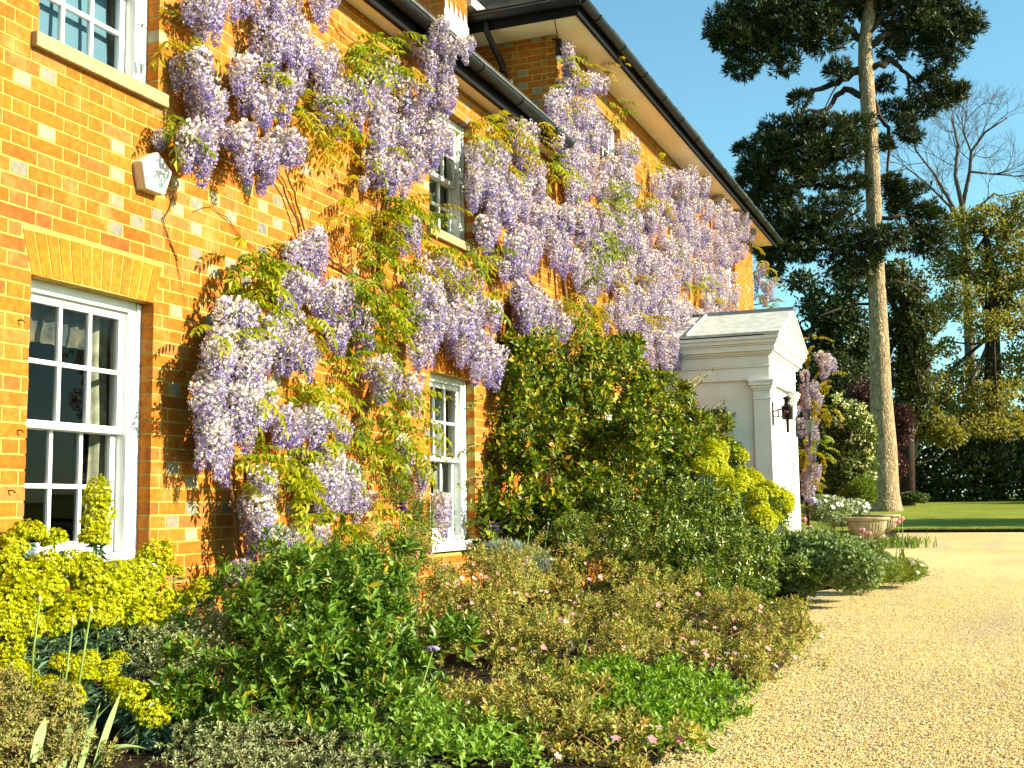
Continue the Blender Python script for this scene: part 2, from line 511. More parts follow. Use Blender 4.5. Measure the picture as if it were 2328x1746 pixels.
# ------------------------------------------------------------------ brick houses
COURSE, BL, HD, JT = .0757, .225, .1025, .0105
WIN = [(4.445, 5.365, .90, 2.325), (8.92, 9.84, .88, 2.31), (4.445, 5.365, 3.56, 4.72), (8.92, 9.84, 3.56, 4.70)]   # wing openings
TWIN = [(13.78, 14.70, 5.0, 6.12), (17.2, 18.1, 5.0, 6.1), (21.3, 22.2, 5.0, 6.1), (13.78, 14.7, .95, 2.35)]
WY = []      # ellipses (photo places) that flowers hide; bricks there are not split off
def arch_half(win, z):
    x0, x1, zb, zt = win
    t = min(max((z-zt)/.225, 0), 1)
    return x0-.002-.075*t, x1+.002+.075*t
def lay(x0, x1, zs, z1, wins, archs, corner=False):
    """Flemish bond: list of (xa, xb, za, zb, header)"""
    out = []
    k = 0
    z = zs
    while z < z1-.02:
        za, zb = z+JT/2, min(z+COURSE-JT/2, z1)
        zm = (za+zb)/2
        gaps = []
        for wn in wins:
            if wn[2]-.04 < zm < wn[3]:
                gaps.append((wn[0], wn[1]))
            elif wn in archs and wn[3] <= zm < wn[3]+.225:
                gaps.append(arch_half(wn, zm))
            elif wn[2]-.10 < zm <= wn[2]-.04 :
                gaps.append((wn[0]-.055, wn[1]+.055))
        segs = [(x0, x1)]
        for g in gaps:
            ns = []
            for s in segs:
                if g[1] <= s[0] or g[0] >= s[1]:
                    ns.append(s)
                else:
                    if g[0] > s[0]: ns.append((s[0], g[0]))
                    if g[1] < s[1]: ns.append((g[1], s[1]))
            segs = ns
        for (a, b) in segs:
            x = x0-(k % 2)*(BL+HD+2*JT)/2-.35
            h = False
            while x < b:
                L = HD if h else BL
                xa, xb = max(x+JT/2 if x > a else a+.001, a+.001), min(x+JT/2+L, b-.001)
                if xb-xa > .03:
                    out.append([xa, xb, za, zb, h])
                elif xb > xa and out and abs(out[-1][1]-xa) < .03 and out[-1][2] == za:
                    out[-1][1] = xb
                x += L+JT; h = not h
        z += COURSE; k += 1
    return out

UNIT = np.array([(0, 0, 0), (1, 0, 0), (1, 1, 0), (0, 1, 0), (0, 0, 1), (1, 0, 1), (1, 1, 1), (0, 1, 1)], float)
BF = np.array([(0, 3, 2, 1), (4, 5, 6, 7), (0, 1, 5, 4), (1, 2, 6, 5), (3, 0, 4, 7)])
def brick_variants(mt, tagn, n=4):
    res = []
    for i in range(n):
        V = UNIT-np.array([.5, 0, .5])
        V = V+rng.normal(0, 1, V.shape)*np.array([.008, .004, .025])
        res.append(arrays_mesh('brick', V, BF, [mt]))
    return res
BM = {False: brick_variants(M['brick'], 's'), True: brick_variants(M['burnt'], 'h'), 'h2': brick_variants(M['brick'], 'h2')}
def is_burnt(h, x, z, side=False):
    if not h:
        return False
    p = .17+(.28 if (2.3 < z < 3.2 and x < 7) else 0)+(.25 if side else 0)
    return rng.random() < p
def place_bricks(house, bricks, axis='x', wall=0.0, maxn=300, depth=.11, extra=0):
    """the bricks that show largest become objects, the others one mesh"""
    sc = []
    for i, (a, b, za, zb, h) in enumerate(bricks):
        c = ((a+b)/2, wall, (za+zb)/2) if axis == 'x' else (wall, (a+b)/2, (za+zb)/2)
        if c[0] < .5:
            sc.append(-1); continue
        px, py = proj(c)
        if not (-10 < px < 2338 and -10 < py < 1756):
            sc.append(-1); continue
        if axis == 'x' and any(((px-e[0])/e[2])**2+((py-e[1])/e[3])**2 < .8 for e in WY):
            sc.append(0); continue
        if axis == 'x' and c[2] < .95 and c[0] < 9:
            sc.append(0); continue
        if axis == 'x' and c[0] > 9 and py > 760:
            sc.append(0); continue
        d0 = (a, wall, za) if axis == 'x' else (wall, a, za)
        d1 = (b, wall, zb) if axis == 'x' else (wall, b, zb)
        q0, q1 = proj(d0), proj(d1)
        sc.append(abs(q1[0]-q0[0])*F*(zb-za)/dep(c))
    order = np.argsort(sc)[::-1]
    n = 0; rest = []
    for i in order:
        a, b, za, zb, h = bricks[i]
        x = (a+b)/2 if axis == 'x' else wall
        burnt = is_burnt(h, x, (za+zb)/2, axis != 'x')
        jit = rng.normal(0, .0005)
        if n < maxn and sc[i] > 25:
            me = random.choice(BM[True] if burnt else BM[False])
            o = link('brick', me, house)
            if axis == 'x':
                o.location = ((a+b)/2, wall+jit, (za+zb)/2); o.scale = (b-a, depth, zb-za)
                o.rotation_euler = (rng.normal(0, .002), rng.normal(0, .003), rng.normal(0, .002))
            else:
                o.location = (wall+jit, (a+b)/2, (za+zb)/2); o.scale = (b-a, depth, zb-za); o.rotation_euler = (0, 0, -pi/2)
            n += 1
        else:
            rest.append((a, b, za, zb, burnt, jit))
    if rest:
        n = len(rest)
        V = np.zeros((n, 8, 3)); mi = np.zeros((n, 5), int)
        for k, (a, b, za, zb, burnt, jit) in enumerate(rest):
            u = UNIT.copy()
            if axis == 'x':
                V[k] = np.array([a, wall+jit, za])+u*np.array([b-a, depth, zb-za])
            else:
                V[k] = np.array([wall+jit, b, za])+np.stack([u[:, 1]*depth, -u[:, 0]*(b-a), u[:, 2]*(zb-za)], 1)
            mi[k] = 1 if burnt else 0
        V += rng.normal(0, 1, V.shape)*np.array([.0016, .0004, .0016] if axis == 'x' else [.0004, .0016, .0016])
        Fc = (BF[None]+np.arange(n)[:, None, None]*8).reshape(-1, 4)
        link('brickwork', arrays_mesh('brickwork', V.reshape(-1, 3), Fc, [M['brick'], M['burnt']], mi.ravel()), house, 'stuff')

def wall_with_holes(mb, x0, x1, y0, y1, z0, z1, holes):
    xs = sorted({x0, x1, *[h[0] for h in holes], *[h[1] for h in holes]})
    for a, b in zip(xs[:-1], xs[1:]):
        hs = sorted([(h[2], h[3]) for h in holes if h[0] <= a+1e-6 and h[1] >= b-1e-6])
        z = z0
        for (p, q) in hs:
            if p > z: mb.box(a, b, y0, y1, z, p)
            z = q
        if z < z1: mb.box(a, b, y0, y1, z, z1)

def window(house, win, cols, rows, sill='stone', wm=None, kind=6):
    """sash window: box frame, two sashes of glazing bars, panes, sill"""
    x0, x1, z0, z1 = win
    wm = wm or M['white']
    Y = .098
    mb = MB()
    bw = .085
    mb.box(x0-.02, x0+bw, Y, Y+.13, z0, z1+.01); mb.box(x1-bw, x1+.02, Y, Y+.13, z0, z1+.01)
    mb.box(x0+bw, x1-bw, Y, Y+.13, z1-.055, z1+.01)
    mb.box(x0+bw, x1-bw, Y-.03, Y+.13, z0-.0, z0+.035)
    mb.box(x0-.02, x0+.03, Y-.012, Y, z0, z1); mb.box(x1-.03, x1+.02, Y-.012, Y, z0, z1)       # staff bead
    fr = mb.build('window', wm, house, .004)
    a, b = x0+bw, x1-bw
    zt, zb = z1-.055, z0+.035
    zm = (zt+zb)/2
    pm = None
    for s, (za, zc, ys) in enumerate(((zm-.018, zt, Y+.030), (zb, zm+.018, Y+.072))):
        mb = MB()
        st, th = .045, .04
        br = .07 if s else .04
        tr = .04 if s else .045
        mb.box(a, a+st, ys, ys+th, za, zc); mb.box(b-st, b, ys, ys+th, za, zc)
        mb.box(a+st, b-st, ys-.002, ys+th, za, za+br); mb.box(a+st, b-st, ys, ys+th, zc-tr, zc)
        w = .024
        gx = [a+st+(b-a-2*st)*i/cols for i in range(cols+1)]
        gzz = [za+br+(zc-tr-za-br)*i/rows for i in range(rows+1)]
        for x in gx[1:-1]: mb.box(x-w/2, x+w/2, ys+.004, ys+th-.004, za+br, zc-tr)
        for z in gzz[1:-1]: mb.box(a+st, b-st, ys+.002, ys+th-.006, z-w/2, z+w/2)
        sh = mb.build('sash', wm, fr, .003)
        for i in range(cols):
            for j in range(rows):
                if pm is None:
                    pm = arrays_mesh('pane', [(-.5, 0, -.5), (.5, 0, -.5), (.5, 0, .5), (-.5, 0, .5)], np.array([(0, 1, 2, 3)]), [M['glass']])
                o = link('pane', pm, fr)
                o.location = ((gx[i]+gx[i+1])/2, ys+th/2+.001, (gzz[j]+gzz[j+1])/2)
                o.scale = (gx[i+1]-gx[i], 1, gzz[j+1]-gzz[j])
                o.rotation_euler = (rng.normal(0, .004), 0, rng.normal(0, .004))
    mb = MB()
    t = .085
    mb.prism([(x0-.052, -.042, z0-t), (x0-.052, -.042, z0-.008), (x0-.052, .10, z0+.002), (x0-.052, .10, z0-t)], (x1-x0+.104, 0, 0))
    mb.build('sill', M['stone'] if sill == 'stone' else M['wornwhite'], fr, .004)
    return fr
def flat_arch(house, win, n=13):
    x0, x1, z0, zt = win
    H = .218
    for i in range(n):
        g = .0095
        t0, t1 = i/n, (i+1)/n
        xb0, xb1 = x0+(x1-x0)*t0+g/2, x0+(x1-x0)*t1-g/2
        xt0, xt1 = x0-.072+(x1-x0+.144)*t0+g/2, x0-.072+(x1-x0+.144)*t1-g/2
        cb = .012*(1-(2*(t0+t1)/2-1)**2)
        mb = MB()
        y = -.001+rng.normal(0, .0004)
        mb.prism([(xb0, y, zt+.002+cb), (xb1, y, zt+.002+cb), (xt1, y, zt+H+cb*.7), (xt0, y, zt+H+cb*.7)], (0, .112, 0))
        mb.build('voussoir', M['gauged'], house)

# wisteria places (photo px): cx, cy, rx, ry, n, whiteness, projection from wall
WIS_A = [(520, 20, 120, 55, 10, .45, .16), (640, 60, 62, 105, 10, .3, .18), (740, 15, 50, 45, 4, .4, .14), (470, 60, 55, 45, 3, .6, .1),
         (455, 170, 42, 62, 5, .35, .16), (478, 255, 45, 70, 6, .3, .18), (450, 340, 55, 70, 8, .15, .2), (360, 330, 28, 34, 2, .9, .06), (410, 165, 25, 35, 1, .9, .06),
         (555, 190, 52, 62, 5, .4, .16), (595, 255, 52, 55, 5, .4, .16), (545, 335, 48, 68, 6, .35, .18), (640, 350, 60, 55, 6, .35, .18), (590, 385, 45, 50, 4, .2, .15),
         (650, 120, 60, 55, 5, .5, .16), (700, 160, 60, 70, 6, .5, .16), (650, 215, 55, 60, 5, .6, .14), (745, 150, 45, 55, 4, .5, .14),
         (770, 215, 65, 58, 7, .45, .16), (840, 230, 60, 60, 6, .45, .16), (770, 265, 60, 40, 4, .5, .14), (895, 200, 50, 55, 4, .8, .12), (870, 165, 45, 40, 2, .8, .1),
         (900, 275, 60, 60, 6, .4, .18), (965, 270, 55, 60, 6, .4, .2), (1000, 320, 48, 60, 7, .2, .24), (935, 330, 55, 60, 6, .3, .2), (870, 330, 42, 48, 4, .7, .16),
         (1000, 145, 60, 75, 9, .2, .34), (985, 215, 62, 50, 6, .4, .26), (995, 65, 35, 30, 2, .2, .42), (1050, 110, 42, 28, 3, .3, .46),
         (860, 385, 40, 50, 5, .6, .18), (910, 400, 55, 58, 7, .55, .18), (950, 380, 40, 55, 4, .5, .18), (840, 430, 35, 25, 2, .7, .12),
         (690, 585, 50, 62, 7, .6, .18), (715, 560, 32, 50, 3, .25, .2), (680, 665, 55, 65, 9, .45, .2), (720, 700, 35, 40, 3, .3, .18),
         (775, 695, 48, 65, 7, .45, .18), (770, 760, 45, 45, 4, .5, .14), (820, 750, 40, 40, 3, .5, .14), (645, 760, 60, 50, 6, .75, .14), (680, 815, 48, 58, 6, .3, .2), (615, 790, 40, 60, 4, .8, .12),
         (925, 540, 42, 38, 5, .45, .2), (985, 620, 55, 45, 5, .5, .18), (960, 680, 60, 60, 7, .5, .2), (1010, 690, 70, 60, 9, .45, .22), (1080, 720, 60, 60, 8, .4, .22), (1000, 750, 65, 60, 8, .35, .22),
         (955, 810, 40, 55, 6, .3, .22), (1050, 790, 55, 60, 7, .3, .22), (1105, 820, 45, 65, 8, .35, .24), (1030, 650, 40, 40, 3, .6, .16), (1070, 650, 30, 40, 2, .6, .16),
         (540, 740, 55, 55, 8, .95, .22), (500, 820, 48, 70, 11, .9, .26), (560, 840, 50, 90, 12, .9, .22), (480, 920, 40, 80, 10, .85, .26), (550, 950, 55, 75, 10, .85, .24), (495, 1010, 38, 55, 6, .75, .24), (600, 920, 30, 60, 3, .7, .16),
         (660, 990, 45, 60, 6, .35, .18), (730, 970, 60, 40, 6, .8, .14), (780, 985, 30, 40, 2, .5, .14), (870, 870, 52, 60, 7, .45, .2), (930, 890, 30, 40, 2, .7, .14),
         (740, 1090, 55, 70, 9, .85, .24), (790, 1110, 45, 55, 6, .95, .2), (830, 1150, 35, 40, 3, .9, .16), (580, 1190, 45, 65, 7, .85, .3), (600, 1110, 35, 45, 4, .8, .26),
         (920, 1040, 26, 50, 3, .95, .16), (960, 1090, 30, 55, 3, .9, .16), (1000, 1165, 26, 40, 2, .85, .2), (640, 1240, 60, 40, 4, .9, .3), (555, 1320, 50, 40, 3, .9, .25), (700, 1230, 60, 40, 3, .9, .2)]
WIS_B = [(1295, 200, 32, 60, 3, .5, .14), (1345, 205, 45, 35, 4, .5, .2), (1285, 130, 20, 30, 1, .4, .12), (1270, 255, 40, 45, 5, .35, .2), (1320, 270, 55, 50, 7, .45, .22), (1285, 320, 45, 50, 6, .5, .22), (1350, 310, 50, 45, 6, .45, .22), (1320, 370, 50, 45, 6, .5, .2),
         (1430, 350, 30, 45, 4, .45, .2), (1400, 400, 45, 50, 5, .5, .2), (1330, 430, 55, 40, 6, .4, .2), (1420, 440, 35, 40, 4, .5, .2),
         (1185, 330, 45, 60, 7, .45, .2), (1110, 370, 55, 55, 8, .6, .2), (1090, 430, 45, 50, 5, .6, .2), (1150, 460, 60, 65, 10, .5, .22), (1210, 410, 40, 60, 5, .5, .2), (1110, 530, 35, 50, 4, .6, .2), (1190, 570, 60, 60, 10, .4, .24), (1160, 620, 40, 40, 4, .4, .2), (1240, 500, 50, 45, 5, .55, .2),
         (1310, 510, 60, 60, 9, .4, .24), (1270, 560, 35, 40, 3, .5, .18), (1400, 500, 60, 55, 8, .5, .22), (1380, 570, 45, 55, 6, .35, .2), (1440, 545, 50, 60, 8, .25, .26), (1320, 610, 45, 45, 4, .45, .2),
         (1510, 420, 40, 40, 5, .6, .24), (1560, 420, 45, 40, 5, .55, .3), (1540, 470, 60, 45, 8, .55, .24), (1605, 430, 22, 28, 2, .4, .3), (1500, 500, 50, 50, 6, .5, .22), (1570, 520, 45, 50, 6, .5, .22), (1620, 480, 50, 45, 6, .5, .28), (1680, 510, 40, 50, 6, .4, .34), (1640, 540, 50, 45, 7, .5, .3), (1700, 535, 25, 30, 2, .35, .36),
         (1540, 575, 50, 40, 6, .65, .22), (1595, 560, 30, 50, 4, .6, .22), (1640, 590, 40, 45, 4, .5, .22), (1675, 580, 25, 40, 2, .4, .2), (1460, 600, 55, 40, 7, .6, .22), (1520, 620, 60, 50, 8, .55, .24), (1500, 660, 55, 45, 7, .45, .22), (1585, 630, 50, 45, 6, .4, .24), (1640, 650, 40, 50, 6, .5, .2), (1670, 690, 30, 40, 3, .6, .2),
         (1390, 630, 45, 50, 5, .45, .2), (1440, 680, 50, 45, 6, .4, .2), (1340, 660, 35, 40, 3, .5, .18), (1200, 690, 45, 55, 8, .35, .24), (1240, 720, 40, 40, 4, .4, .2), (1205, 760, 35, 45, 4, .35, .2), (1280, 740, 40, 40, 3, .55, .18),
         (1560, 710, 60, 40, 8, .75, .24), (1620, 700, 45, 40, 5, .7, .24), (1500, 720, 50, 50, 7, .5, .24), (1440, 740, 45, 45, 5, .4, .22), (1590, 750, 55, 40, 7, .35, .3), (1650, 745, 45, 35, 5, .55, .34), (1690, 735, 30, 25, 3, .6, .34),
         (1530, 770, 45, 45, 6, .5, .26), (1480, 790, 45, 45, 5, .55, .24), (1560, 820, 35, 45, 5, .3, .26), (1590, 790, 30, 30, 2, .4, .26), (1520, 830, 30, 35, 2, .5, .22), (1400, 720, 35, 35, 2, .5, .2)]
WY = [(e[0], e[1], e[2]*1.0, e[3]*1.0) for e in WIS_A+WIS_B if e[4] >= 4]

# ---- wing of the house
wing = thing('house_wing', 'lower orange brick wing with sash windows at the left, under the nearer black gutter', 'house wing')
mb = MB()
wall_with_holes(mb, -2.5, 12.2, .0022, .165, -.2, 5.0, [(h[0]-.006, h[1]+.006, h[2]-.08, h[3]+.004) for h in WIN])
mb.box(-2.5, 12.2, 5.5, 5.8, -.2, 5.0); mb.box(-2.8, -2.5, .0022, 5.8, -.2, 5.0)
mb.build('wall', M['mortar'], wing)
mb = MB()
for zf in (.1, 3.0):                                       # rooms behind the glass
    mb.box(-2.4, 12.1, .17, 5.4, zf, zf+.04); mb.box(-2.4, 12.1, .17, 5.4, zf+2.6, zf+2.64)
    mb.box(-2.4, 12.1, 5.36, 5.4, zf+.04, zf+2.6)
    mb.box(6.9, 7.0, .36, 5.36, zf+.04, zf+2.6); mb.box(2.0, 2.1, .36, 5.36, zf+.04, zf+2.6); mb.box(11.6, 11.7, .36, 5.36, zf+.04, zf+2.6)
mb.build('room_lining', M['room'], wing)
place_bricks(wing, lay(-1.0, 12.19, .0, 4.975, WIN, WIN[:2]))
for wn in WIN[:2]:
    flat_arch(wing, wn)
for i, wn in enumerate(WIN):
    window(wing, wn, 3, 2, 'stone' if i in (2, 3) else 'white', M['white'] if i in (0, 2) else M['wornwhite'])
ZE = 4.982
mb = MB(); mb.box(-2.5, 12.19, -.147, .02, ZE, ZE+.02); mb.build('soffit', M['soffit'], wing)
mb = MB(); mb.box(-2.5, 12.0, -.190, -.1475, ZE-.03, ZE+.17); mb.build('fascia', M['blackmatt'], wing)
def gutter(house, p0, p1, nrm, name='gutter', r=.062):
    """half round gutter between two points, nrm = outward direction"""
    p0, p1, nrm = map(np.array, (p0, p1, nrm))
    mb = MB(); n = 9
    vs = []; fs = []
    for p in (p0, p1):
        for rr in (r, r-.006):
            for k in range(n):
                q = pi+pi*k/(n-1)
                vs.append(p+nrm*rr*cos(q)*-1+np.array([0, 0, rr*sin(q)]))
    for k in range(n-1):
        fs += [(k, k+1, 2*n+k+1, 2*n+k), (n+k, 3*n+k, 3*n+k+1, n+k+1)]
    fs += [(0, 2*n, 3*n, n), (n-1, 2*n-1, 4*n-1, 3*n-1)]
    fs += [tuple(range(n)), tuple(range(2*n, 3*n))]
    mb.add(vs, fs, 0, False)
    L = np.linalg.norm(p1-p0); d = (p1-p0)/L
    s = .5
    while s < L:
        c = p0+d*s
        vs = []; fs = []
        for e in (-.02, .02):
            for k in range(n):
                q = pi+pi*k/(n-1)
                vs.append(c+d*e-nrm*(r+.009)*cos(q)+np.array([0, 0, (r+.009)*sin(q)]))
        for k in range(n-1):
            fs.append((k, k+1, n+k+1, n+k))
        fs += [tuple(range(n)), tuple(range(n, 2*n))]
        mb.add(vs, fs)
        s += .95
    return mb.build(name, M['black'], house)
gutter(wing, (-2.5, -.265, ZE+.11), (11.85, -.265, ZE+.11), (0, -1, 0))
def slate_roof(house, a, b, c, d, name='roof', rows=14):
    """roof plane a-b (eaves) to d-c (ridge); slate courses lapped like steps"""
    a, b, c, d = map(np.array, (a, b, c, d))
    mb = MB()
    nn = np.cross(b-a, d-a); nn /= np.linalg.norm(nn)
    if nn[2] < 0: nn = -nn
    for i in range(rows):
        t0, t1 = i/rows, min(1.0, (i+1.25)/rows)
        p = [a+(d-a)*t0+nn*.030, b+(c-b)*t0+nn*.030, b+(c-b)*t1+nn*.004, a+(d-a)*t1+nn*.004]
        mb.prism(p, -nn*.016)
    mb.prism([a, b, c, d], -nn*.05)
    return mb.build(name, M['slate'], house)
slate_roof(wing, (-2.5, -.25, ZE+.18), (12.18, -.25, ZE+.18), (12.18, 3.0, ZE+2.3), (-2.5, 3.0, ZE+2.3))
slate_roof(wing, (12.18, 6.0, ZE+.18), (-2.5, 6.0, ZE+.18), (-2.5, 3.0, ZE+2.3), (12.18, 3.0, ZE+2.3))
mb = MB(); mb.tube([(5.615, .02, 4.42), (5.60, -.13, 4.40)], .011, 8); mb.build('overflow_pipe', M['plastic'], wing)

# ---- tall main house
ZT = 6.50
X0, X1 = 12.2, 24.03
main = thing('main_house', 'taller brick house block with cream soffit behind the dense wisteria', 'house')
mb = MB()
wall_with_holes(mb, X0+.0022, X1-.0022, .0022, .30, -.2, ZT+.02, [(h[0]-.006, h[1]+.006, h[2]-.08, h[3]+.004) for h in TWIN])
mb.box(X0+.0022, X0+.30, .30, 7.5, -.2, ZT+.02); mb.box(X1-.30, X1-.0022, .30, 7.5, -.2, ZT+.02); mb.box(X0+.3, X1-.3, 7.2, 7.5, -.2, ZT+.02)
mb.build('wall', M['mortar'], main)
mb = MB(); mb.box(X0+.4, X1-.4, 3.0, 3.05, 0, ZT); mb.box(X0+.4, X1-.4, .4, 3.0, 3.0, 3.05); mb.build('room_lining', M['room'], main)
place_bricks(main, lay(X0, X1, .0, ZT-.005, TWIN, TWIN[3:]), 'x', 0.0, 150)
sb = lay(.115, 2.2, 5.0+.0, ZT-.01, [], [])
place_bricks(main, sb, 'y', X0, 150)
place_bricks(main, [[a, b, c, d, h] for a, b, c, d, h in lay(.115, 2.0, 0.0, ZT-.01, [], [])], 'y', X1-.11, 0)
for wn in TWIN:
    window(main, wn, 3, 2, 'stone', M['white'])
# soffit, fascia, gutter round three sides
o1, o2, o3 = .40, .455, .34
mb = MB(); mb.box(X0-o2, X1+o3, -o1, .02, ZT, ZT+.02); mb.box(X0-o2, X0+.02, .02, 3.4, ZT, ZT+.02); mb.box(X1-.02, X1+o3, .02, 7.5, ZT, ZT+.02)
mb.build('soffit', M['soffit'], main)
mb = MB(); mb.box(X0-o2-.04, X1+o3+.04, -o1-.04, -o1, ZT-.035, ZT+.15); mb.box(X0-o2-.04, X0-o2, -o1, 3.4, ZT-.035, ZT+.15); mb.box(X1+o3, X1+o3+.04, -o1, 7.5, ZT-.035, ZT+.15)
mb.build('fascia', M['blackmatt'], main)
gutter(main, (X0-o2-.1, -o1-.105, ZT+.10), (X1+o3+.1, -o1-.105, ZT+.10), (0, -1, 0))
gutter(main, (X0-o2-.105, 1.45, ZT+.10), (X0-o2-.105, -o1-.1, ZT+.10), (-1, 0, 0))
mb = MB()
for i in range(46):                                         # mossy slate ends over the front gutter
    xa = X0-o2-.08+i*.27
    if xa+.265 > X1+o3+.1: break
    mb.box(xa+.004, xa+.262, -o1-.12+rng.normal(0, .006), -o1+.3, ZT+.155, ZT+.185+rng.normal(0, .005))
mb.build('eaves_slates', M['moss'], main)
hx = 3.9
slate_roof(main, (X0-o2-.08, -o1-.08, ZT+.16), (X1+o3+.08, -o1-.08, ZT+.16), (X1-hx, hx, ZT+2.6), (X0+hx, hx, ZT+2.6))
slate_roof(main, (X0-o2-.08, 8.2, ZT+.16), (X0-o2-.08, -o1-.08, ZT+.16), (X0+hx, hx, ZT+2.6), (X0+hx, hx+.02, ZT+2.6), rows=18)
slate_roof(main, (X1+o3+.08, -o1-.08, ZT+.16), (X1+o3+.08, 8.2, ZT+.16), (X1-hx, hx+.02, ZT+2.6), (X1-hx, hx, ZT+2.6))
slate_roof(main, (X1+o3+.08, 8.2, ZT+.16), (X0-o2-.08, 8.2, ZT+.16), (X0+hx, hx, ZT+2.6), (X1-hx, hx, ZT+2.6))
# rainwater pipe down the shaded side wall
dp = onp = atX(1110, 60, X0-.06)
yv = .62
mb = MB(); mb.tube([(X0-o2-.09, yv, ZT+.06), (X0-o2-.09, yv, ZT-.06), (X0-.09, yv, ZT-.30), (X0-.07, yv, ZT-.42), (X0-.07, yv, 5.15)], .036, 10)
for z in (ZT-.45, 5.55): mb.tube([(X0-.07, yv, z), (X0-.07, yv, z+.07)], .046, 10)
mb.build('downpipe', M['black'], main)
mb = MB(); mb.tube([(X0-.055, yv-.10, 5.2), (X0-.055, yv-.10, 5.95), (X0-.035, yv-.09, 6.02)], .02, 8); mb.build('vent_pipe', M['plastic'], main)
# chimney against the side of the main house, with lead flashing
ch = thing('chimney', 'dark brick chimney stack rising behind the black gutter by the slate hip', 'chimney')
cx0, cx1, cy0, cy1, cz0, cz1 = 10.9, 11.5, .78, 2.2, 5.2, 8.6
mb = MB(); mb.box(cx0+.006, cx1-.006, cy0+.006, cy1-.006, cz0, cz1); mb.build('core', M['mortar'], ch)
cb = lay(cx0, cx1, cz0, cz1-.05, [], [])
place_bricks(ch, [[a, min(b, cx1), c, d, h] for a, b, c, d, h in cb], 'x', cy0, 90)
cb = lay(cy0+.115, cy1, cz0, cz1-.05, [], [])
place_bricks(ch, cb, 'y', cx0, 90)
mb = MB(); mb.box(cx0-.05, cx1+.05, cy0-.05, cy1+.05, cz1, cz1+.09); mb.build('cap', M['stone'], ch)
mb = MB()
mb.box(cx0-.012, cx1+.012, cy0-.014, cy0-.003, 5.7, 6.42)
for i in range(5):                                           # zigzag top of the lead apron
    xa = cx0+i*.12
    mb.prism([(xa, cy0-.013, 6.421), (xa+.115, cy0-.013, 6.421), (xa+.02, cy0-.013, 6.56)], (0, .009, 0))
mb.box(cx1+.013, X0-.02, cy0-.05, cy0+.02, ZT+.19, ZT+.30)
mb.build('flashing', M['lead'], main)

# ---- inside the windows
def cloth(name, label, cat, x0, x1, y, z0, z1, m, amp=.03, folds=6, group=None, gather=None):
    nx, nz = folds*6+1, 8
    V = []
    for i in range(nx):
        for j in range(nz+1):
            t = i/(nx-1); s = j/nz
            xx = x0+(x1-x0)*t
            if gather: xx += gather*(1-s)*(1-s)*(1-t)
            V.append((xx, y+amp*sin(2*pi*folds*t)+.01*sin(9*s+3*t), z0+(z1-z0)*s))
    i = np.arange((nx-1)*nz); a = (i//nz)*(nz+1)+i % nz
    me = arrays_mesh(name, V, np.stack([a, a+nz+1, a+nz+2, a+1], 1), [m], smooth=True)
    o = link(name, me)
    return tag(o, label, cat, group)
cloth('curtain', 'cream patterned curtain at the right side of the lower left window', 'curtain', 5.17, 5.50, .27, .8, 2.36, M['curtain'], .028, 5)
cloth('valance', 'dim floral valance across the top of the lower left window', 'valance', 4.55, 5.16, .27, 2.05, 2.36, M['valance'], .012, 7)
cloth('window_blind', 'pale blue blind behind the upper left window', 'blind', 4.3, 5.24, .262, 3.4, 4.78, M['blind'], .002, 2)
cloth('curtain', 'grey green curtain at the right side of the upper left window', 'curtain', 5.25, 5.6, .275, 3.5, 4.75, M['curtain'], .03, 4)
cloth('curtain', 'grey net curtain behind the upper window half hidden by wisteria', 'curtain', 9.3, 10.7, .27, 3.45, 4.75, M['grey_net'], .02, 9)
cloth('curtain', 'grey green curtain behind the lower middle window beside the big evergreen bush', 'curtain', 9.55, 10.5, .28, .8, 2.36, M['grey_net'], .03, 6)

# ---- alarm box
al = thing('alarm_box', 'white five sided alarm bell box on the brick wall', 'alarm box', loc=(5.30, 0, 3.05))
P5 = [(-.10, -.105), (-.135, .04), (0, .125), (.135, .04), (.065, -.105)]
P5 = [(5.202-5.3, 2.945-3.05), (5.163-5.3, 3.091-3.05), (5.29-5.3, 3.176-3.05), (5.418-5.3, 3.089-3.05), (5.357-5.3, 2.945-3.05)]
mb = MB(); mb.prism([(x*1.01, -.052, z*1.01) for x, z in P5], (0, .06, 0)); mb.build('casing', M['plasticside'], al, .003)
mb = MB(); mb.prism([(x, -.072, z) for x, z in P5], (0, .0195, 0)); mb.build('cover', M['plastic'], al, .004)
mb = MB(); mb.box(-.085, .075, -.0732, -.0721, -.062, -.0605); mb.build('seam', M['greyprint'], al)
mb = MB()
for (x, z, s) in ((-.072, .045, 1), (-.083, .012, 1)):
    mb.prism([(x-.010, -.0735, z-.004), (x+.010, -.0735, z-.002), (x+.011, -.0735, z+.004), (x-.008, -.0735, z+.003)], (0, .0012, 0))
mb.build('logo_mark', M['blueprint'], al)
mb = MB()
for i, (h, dz) in enumerate(((.026, .006), (.018, 0), (.018, 0), (.026, -.006), (.018, 0), (.02, 0))):
    x = -.04+i*.0155
    mb.box(x, x+.003, -.0732, -.0721, .016+dz*.6-h/2, .016+dz*.6+h/2)
for i in (1, 3):
    x = -.04+i*.0155
    mb.box(x, x+.009, -.0731, -.0721, .022, .0245)
mb.build('logo_lettering', M['greyprint'], al)

